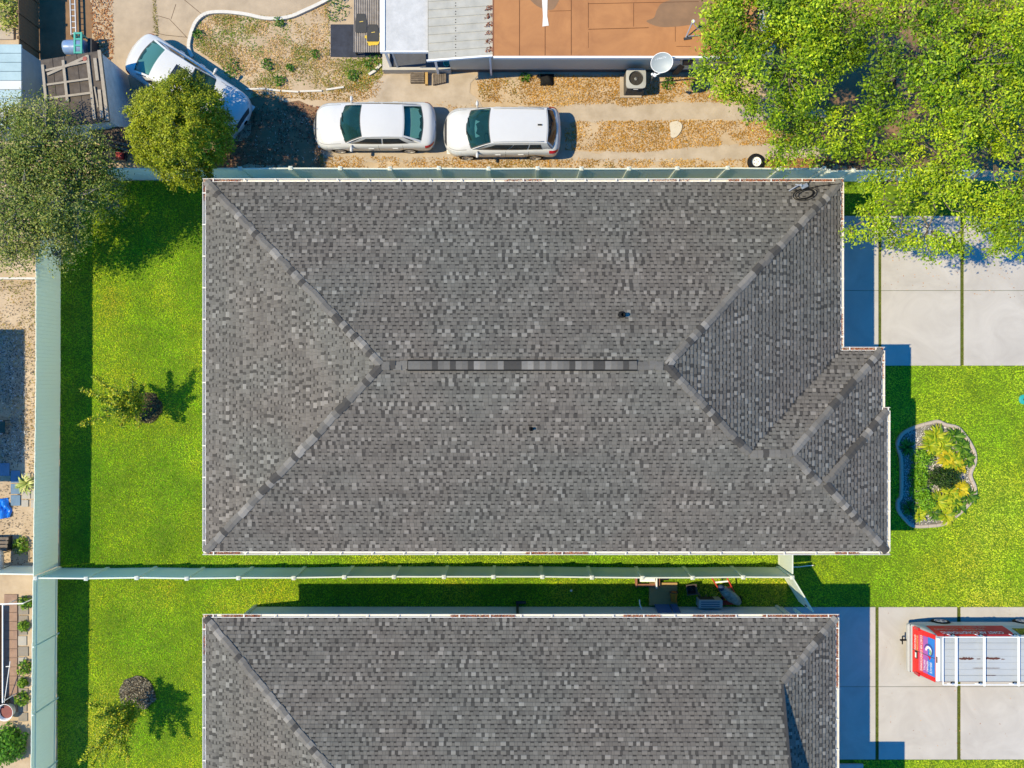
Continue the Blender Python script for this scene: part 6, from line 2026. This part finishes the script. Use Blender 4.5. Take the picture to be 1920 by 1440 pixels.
def _tarp(root):
    c = origin(root)
    m = MB().grid(lambda i, j: (c.x - 0.5 + 0.75 * i + 0.08 * math.sin(5 * j), c.y - 0.42 + 0.8 * j + 0.1 * i, 0.05 + 0.16 * abs(math.sin(7 * i + 3 * j)) * math.sin(math.pi * i) ** 0.4 + 0.05 * math.sin(13 * j)), 14, 14)
    m.build('sheet', mat('blue_tarp', (0.01, 0.16, 0.60), 0.4, 0.2, 4), root)
junk('blue_tarp', 'crumpled bright blue tarp at the left edge', 'tarp', _tarp, P(8, 955))
def _bench(root):
    for i in range(4):
        MB().bbox(P(-15, 0).x, P(27 - i, 0).x, P(0, 1009 + i * 7).y, P(0, 1004 + i * 7).y, 0.38, 0.42, 0.008).build('slat', M_wood, root)
    for u in (-8, 22):
        MB().box(P(u, 0).x - 0.03, P(u, 0).x + 0.03, P(0, 1030).y, P(0, 1004).y, 0, 0.377).build('leg', M_dark, root)
junk('slatted_bench', 'weathered slatted bench cut by the left edge', 'bench', _bench, P(8, 1018))
def _grill(root):
    c = origin(root)
    MB().lathe([(0.001, -0.45), (0.2, -0.43), (0.28, -0.35), (0.3, 0), (0.28, 0.35), (0.2, 0.43), (0.001, 0.45)], (c.x, c.y, 0.75), 20, 'y').build('lid', mat('grill_steel', (0.5, 0.51, 0.52), 0.35, 0.1, 4, metal=0.3), root, True)
    for dx in (-0.2, 0.2):
        for dy in (-0.3, 0.3):
            MB().tube([(c.x + dx, c.y + dy, 0), (c.x + dx, c.y + dy, 0.6)], 0.02, 6).build('leg', M_dark, root)
    MB().tube([(c.x + 0.28, c.y - 0.25, 0.8), (c.x + 0.36, c.y - 0.2, 0.82), (c.x + 0.36, c.y + 0.2, 0.82), (c.x + 0.28, c.y + 0.25, 0.8)], 0.014, 6).build('handle', M_dark, root)
junk('barrel_grill', 'silver barrel grill at the left edge above the pale fence', 'grill', _grill, P(12, 1046))
def _chair(root):
    c = origin(root)
    m = mat('dark_green_fabric', (0.05, 0.08, 0.06), 0.8, 0.3, 6)
    MB().grid(lambda i, j: (c.x - 0.3 + 0.55 * i, c.y - 0.28 + 0.56 * j, 0.3 - 0.08 * math.sin(math.pi * i)), 6, 4).build('seat', m, root, True)
    for dx, dy in ((-0.28, -0.26), (0.24, -0.26), (-0.28, 0.26), (0.24, 0.26)):
        MB().tube([(c.x + dx, c.y + dy, 0), (c.x + dx * 0.9, c.y + dy * 0.9, 0.5)], 0.018, 6).build('leg', M_dark, root)
    for dy in (-0.26, 0.26):
        MB().tube([(c.x - 0.3, c.y + dy, 0.5), (c.x + 0.25, c.y + dy, 0.48)], 0.02, 6).build('arm_rest', M_greyp, root)
junk('folding_chair', 'small dark folding chair in the shadow at the left edge', 'chair', _chair, P(6, 800))
# lower left: plank walk, stone path, pipe frame, tubs
def _walk(root):
    for i in range(13):
        v = 1114 + i * 17
        MB().bbox(P(9, 0).x, P(33.5, 0).x, P(0, v + 16.5).y, P(0, v).y, 0.0, 0.05, 0.006).build('plank', mat('pinkish_plank', rgb(186, 154, 132, 0.58), 0.9, 0.12, 4, c2=rgb(164, 134, 116, 0.58)), root)
junk('plank_walk', 'pinkish brown plank walk left of the lower fence', 'walkway', _walk, P(20, 1220))
def _wall(root):
    MB().box(P(-30, 0).x, P(4, 0).x, P(0, 1325).y, P(0, 1136).y, 0, 0.5).build('side', mat('orange_wood', rgb(190, 128, 84, 0.55), 0.85, 0.15, 4), root)
junk('raised_planter', 'orange brown timber planter side at the lower left edge', 'planter', _wall, P(-5, 1230))
for i, (v0, v1) in enumerate([(1132, 1152), (1154, 1172), (1174, 1190), (1192, 1210), (1212, 1230), (1232, 1248), (1268, 1288), (1290, 1306), (1318, 1334), (1336, 1352)]):
    a, b = P2(35.5 + rnd.uniform(-1, 1), v1), P2(53 + rnd.uniform(-3, 2), v0)
    o = MB().bbox(a[0], b[0], a[1], b[1], 0.0, 0.04, 0.012).build('stepping_stone', mat('grey_path_stone', rgb(168, 158, 144, 0.55), 0.9, 0.18, 3, 0.4, 50) if i not in (3, 5) else M_pav)
    tag(o, 'path stone beside the plank walk, %s from the top' % ['first', 'second', 'third', 'pale fourth', 'fifth', 'pale sixth', 'seventh', 'eighth', 'ninth', 'tenth'][i], 'stone', 'stone path left of the lower fence')
def _frame(root):
    m = M_white
    MB().tube([P(-20, 1133, 1.0), P(44, 1131.5, 1.0)], 0.025, 6).build('cross_pipe', m, root)
    MB().tube([P(5, 1133, 1.0), P(5, 1318, 1.0)], 0.03, 6).build('long_pipe', m, root)
    for u, v in ((5, 1136), (5, 1316), (42, 1131.6)):
        p = P(u, v, 0.97)
        MB().tube([(p.x, p.y, 0), (p.x, p.y, 0.97)], 0.022, 6).build('leg', m, root)
junk('pipe_frame', 'white plastic pipe frame over the plank walk', 'frame', _frame, P(5, 1225))
def _pole(root):
    MB().tube([P(19, 1240, 0.5), P(8, 1318, 0.2)], 0.016, 6).build('stick', M_white, root)
    MB().tube([P(11, 1250, 0.5), P(19, 1249, 0.5)], 0.016, 6).build('crosspiece', M_white, root)
junk('garden_tool', 'thin pale tool handle with a crosspiece leaning on the plank walk', 'tool', _pole, P(12, 1300))
def tub(label, u, v, r_, h, outer, inner):
    c = P(u, v)
    root = thing('tub', label, 'tub', c)
    MB().lathe([(r_ * 0.8, 0.0), (r_, h), (r_ * 1.04, h + 0.02), (r_ * 0.95, h), (r_ * 0.76, 0.1)], (c.x, c.y, 0), 22).build('shell', outer, root, True)
    MB().lathe([(r_ * 0.83, h * 0.6), (0.001, h * 0.6)], (c.x, c.y, 0), 22).build('contents', inner, root, True)
tub('white tub with dark red contents at the lower left', 18, 1330, 0.33, 0.35, M_white, mat('dark_red', (0.14, 0.02, 0.02), 0.6, 0.2, 6))
tub('small black bucket above the white tub', 14, 1312, 0.17, 0.25, M_dark, M_black)

# things between the long fence and the lower house
def _deck(root):
    z = 0.16
    for i in range(8):
        v = 1092.5 + i * 5.4
        MB().bbox(P(1217.5, 0, z).x, P(1270, 0, z).x, P(0, v + 5.1, z).y, P(0, v, z).y, z - 0.03, z, 0.004).build('plank', mat('ply_board', rgb(206, 168, 108, 0.56), 0.8, 0.1, 5), root)
    for u in (1219, 1244, 1268):
        MB().box(P(u, 0, z).x - 0.03, P(u, 0, z).x + 0.03, P(0, 1135, z).y, P(0, 1093, z).y, 0.0, z - 0.033).build('bearer', M_woodnew, root)
junk('timber_platform', 'square tan timber platform against the wall of the lower house', 'platform', _deck, P(1244, 1113))
def _bucket(root):
    c = origin(root)
    prof = [(0.001, 0.0), (0.12, 0.0), (0.15, 0.36), (0.165, 0.38), (0.14, 0.38), (0.11, 0.03), (0.001, 0.03)]
    m = MB().lathe(prof, (0, 0, 0), 18, 'y')
    m.v = [(x + c.x, c.y - 0.2 + y, z + 0.33) for x, y, z in m.v]
    m.build('bucket', mat('orange_plastic', (0.62, 0.20, 0.02), 0.5, 0.1, 4), root, True)
    MB().lathe([(0.15, 0.365), (0.178, 0.37), (0.178, 0.395), (0.15, 0.4)], (c.x, c.y - 0.2, 0.33), 18, 'y').build('rim_band', M_dark, root, True)
    MB().tube([(c.x - 0.16, c.y + 0.15, 0.36), (c.x - 0.1, c.y + 0.3, 0.46), (c.x + 0.1, c.y + 0.3, 0.46), (c.x + 0.16, c.y + 0.15, 0.36)], 0.01, 5).build('handle', M_dark, root)
junk('orange_bucket', 'orange bucket lying on its side on the timber platform', 'bucket', _bucket, P(1262, 1117, 0.16))
def _pot(root):
    c = origin(root)
    m = MB().lathe([(0.001, 0), (0.2, 0.0), (0.28, 0.42), (0.3, 0.44), (0.25, 0.44), (0.18, 0.05), (0.001, 0.05)], (0, 0, 0), 4)
    ca, sa = math.cos(0.9), math.sin(0.9)
    m.v = [(x * ca - y * sa + c.x, x * sa + y * ca + c.y, z) for x, y, z in m.v]
    m.build('planter', mat('brown_plastic', (0.06, 0.045, 0.04), 0.6, 0.2, 5), root)
junk('square_planter', 'empty dark square planter right of the orange bucket', 'planter', _pot, P(1293, 1101))
def _rope(root):
    c = origin(root)
    pts = []
    for i in range(40):
        t = i / 39
        pts.append((c.x - 0.35 + 0.75 * t + 0.1 * math.sin(t * 18), c.y + 0.2 - 0.35 * t + 0.1 * math.cos(t * 22), 0.07 + 0.02 * math.sin(t * 30)))
    MB().tube(pts, 0.014, 5).build('cord', mat('tan_cord', rgb(176, 156, 120, 0.6), 0.8, 0.1, 8), root)
junk('loose_cord', 'tangled tan cord on the shaded grass', 'cord', _rope, P(1308, 1114))
def _mini(root):
    c = origin(root)
    x0, x1 = P(1308, 0, 0.35).x, P(1352, 0, 0.35).x
    y0, y1 = LH_YW + 0.08, LH_YW + 0.42
    MB().bbox(x0, x1, y0, y1, 0.05, 0.62, 0.02).build('case', mat('case_grey', rgb(206, 204, 196, 0.6), 0.5, 0.06, 5), root)
    MB().box(x0 + 0.05, x1 - 0.3, y1 + 0.003, y1 + 0.02, 0.12, 0.55).build('grille', M_dark, root)
    for i in range(3):
        MB().box(x0 + 0.08, x1 - 0.12, y0 + 0.06 + i * 0.09, y0 + 0.1 + i * 0.09, 0.622, 0.632).build('top_slot', mat('blue_slot', (0.10, 0.12, 0.16), 0.5, 0.1, 5), root)
    for x in (x0 + 0.1, x1 - 0.1):
        MB().box(x - 0.04, x + 0.04, y0, y1, 0, 0.048).build('foot', M_dark, root)
junk('outdoor_unit', 'pale boxy outdoor cooling unit against the lower house wall', 'cooling unit', _mini, P(1330, 1132))
def _panel(root):
    x0, x1 = P(1226, 0).x, P(1268, 0).x
    y = LH_YW
    mm = mat('blue_panel', rgb(96, 132, 186, 0.6), 0.3, 0.1, 3)
    for a, b in ((x0, x0 + 0.58), (x0 + 0.62, x1)):
        MB().add([(a, y + 0.16, 0.02), (b, y + 0.16, 0.02), (b, y + 0.02, 0.95), (a, y + 0.02, 0.95), (a, y + 0.13, 0.02), (b, y + 0.13, 0.02), (b, y + 0.003, 0.94), (a, y + 0.003, 0.94)], [(1, 0, 3, 2), (4, 5, 6, 7), (0, 4, 7, 3), (1, 2, 6, 5), (3, 7, 6, 2), (0, 1, 5, 4)]).build('sheet', mm, root)
junk('blue_sheets', 'two blue sheets leaning on the wall behind the timber platform', 'panel', _panel, P(1247, 1134))
def _pipe(root):
    p = P(1199, 1125, 0.35)
    MB().tube([P(1199, 1125, 0.35), P(1199.5, 1133, 0.5), (P(1199.5, 0).x, LH_YW + 0.05, 0.6)], 0.025, 6).build('pipe', M_white, root)
    MB().tube([P(1199, 1125, 0.35), P(1199, 1125, 0.0)], 0.02, 6).build('stub', M_white, root)
junk('white_pipe', 'short white pipe sticking out of the lower house wall', 'pipe', _pipe, P(1199, 1128))
def _box(root):
    z = 0.5
    MB().bbox(P(1200, 0, z).x, P(1229, 0, z).x, P(0, 1091, z).y, P(0, 1078, z).y, z - 0.06, z, 0.01).build('top', M_white, root)
    m = mat('terracotta_side', rgb(176, 118, 92, 0.58), 0.8, 0.15, 5)
    MB().box(P(1190, 0).x, P(1193, 0).x, P(0, 1098).y, P(0, 1078).y, 0, 0.3).build('side', m, root)
    MB().box(P(1193.4, 0).x, P(1226, 0).x, P(0, 1097).y, P(0, 1092.5).y, 0, 0.25).build('front', m, root)
    MB().box(P(1227, 0).x, P(1229, 0).x, P(0, 1099).y, P(0, 1080).y, 0, z - 0.063).build('leg', M_white, root)
    MB().box(P(1232, 0).x, P(1235, 0).x, P(0, 1097).y, P(0, 1078).y, 0, 0.3).build('side', m, root)
junk('planter_box', 'white topped terracotta box beside the long fence', 'box', _box, P(1212, 1088))
def _blk(root):
    c = origin(root)
    MB().bbox(c.x - 0.17, c.x + 0.17, c.y - 0.09, c.y + 0.09, 0, 0.3, 0.03).build('case', M_black, root)
    MB().tube([(c.x - 0.1, c.y, 0.3), (c.x - 0.08, c.y, 0.38), (c.x + 0.08, c.y, 0.38), (c.x + 0.1, c.y, 0.3)], 0.012, 5).build('handle', M_dark, root)
junk('black_case', 'small black case beside the long fence right of the terracotta box', 'case', _blk, P(1244, 1081))
def _truck(root):
    m = mat('red_steel', (0.50, 0.05, 0.03), 0.45, 0.12, 6)
    a0, a1 = P(1334, 1082, 0.75), P(1358, 1122, 0.2)
    b0, b1 = P(1362, 1080, 0.75), P(1380, 1118, 0.2)
    for a, b in ((a0, a1), (b0, b1)):
        MB().tube([a, a.lerp(b, 0.5), b], 0.03, 7).build('rail', m, root)
    for t in (0.02, 0.25, 0.55, 0.85):
        MB().bar(a0.lerp(a1, t), b0.lerp(b1, t), 0.06, 0.02).build('slat', M_white if t < 0.3 else m, root)
    MB().bar(P(1352, 1131, 0.03), P(1384, 1128, 0.03), 0.2, 0.02).build('toe_plate', m, root)
    for q in (P(1352, 1124), P(1386, 1122)):
        MB().lathe([(0.06, -0.04), (0.13, -0.04), (0.14, 0), (0.13, 0.04), (0.06, 0.04)], (q.x, q.y, 0.14), 16, 'x').build('wheel', M_black, root, True)
    for t, sgn in ((0, 1),):
        for q in (a0, b0):
            MB().tube([q, (q.x, q.y, 0.0)], 0.02, 6).build('prop', m, root)
junk('hand_truck', 'red hand truck with pale slats lying by the long fence', 'hand truck', _truck, P(1352, 1105))
def _sack(root):
    def fn(i, j):
        s = P(1352, 1103, 0.45).lerp(P(1388, 1132, 0.3), i)
        a = 2 * math.pi * j
        r_ = 0.06 + 0.17 * math.sin(math.pi * min(1, 0.08 + 0.9 * i)) ** 0.6
        r_ *= 1 + 0.08 * math.sin(5 * a + 9 * i)
        return s + Vector((0.55 * math.cos(a) * r_, 0.8 * math.cos(a) * r_, math.sin(a) * r_ * 0.8))
    MB().grid(fn, 14, 14).build('sack', mat('clear_sack', rgb(176, 190, 176, 0.6), 0.35, 0.35, 7, c2=rgb(90, 116, 110, 0.55)), root, True)
    MB().lathe([(0.001, -0.12), (0.1, -0.1), (0.14, 0), (0.1, 0.1), (0.001, 0.12)], tuple(P(1352, 1102, 0.5)), 10).build('bundle', mat('navy_cloth', (0.02, 0.04, 0.10), 0.8, 0.2, 6), root, True)
junk('plastic_sack', 'bulging grey green plastic sack lying across the red hand truck', 'sack', _sack, P(1370, 1118))
o = MB().lathe([(0.001, 0.09), (0.03, 0.085), (0.05, 0.05), (0.045, 0.01), (0.001, 0.0)], tuple(P(1071, 1107)), 12).build('white_ball', M_white, None, True)
tag(o, 'tiny white ball in the shaded grass beside the lower house', 'ball')
def _valve(root):
    c = origin(root)
    MB().lathe([(0.2, 0.0), (0.2, 0.05), (0.17, 0.065), (0.001, 0.07)], tuple(c), 20).build('cover', mat('teal_cover', (0.02, 0.28, 0.26), 0.5, 0.1, 5), root, True)
    MB().lathe([(0.05, 0.07), (0.05, 0.085), (0.001, 0.09)], tuple(c), 10).build('knob', M_dark, root)
junk('valve_cover', 'teal round valve cover on the lawn at the right edge', 'cover', _valve, P(1919, 749))
def _hose(root):
    MB().tube([P(1486, 1063, 0.06), P(1498, 1063, 0.06), P(1512, 1061, 0.07), P(1526, 1060, 0.06)], 0.018, 6).build('hose', M_white, root)
    MB().lathe([(0.025, -0.03), (0.03, 0.0), (0.025, 0.03)], tuple(P(1526, 1060, 0.06)), 8).build('nozzle', M_dark, root)
junk('white_hose', 'short white hose on the shaded grass beside the fence corner', 'hose', _hose, P(1505, 1062))
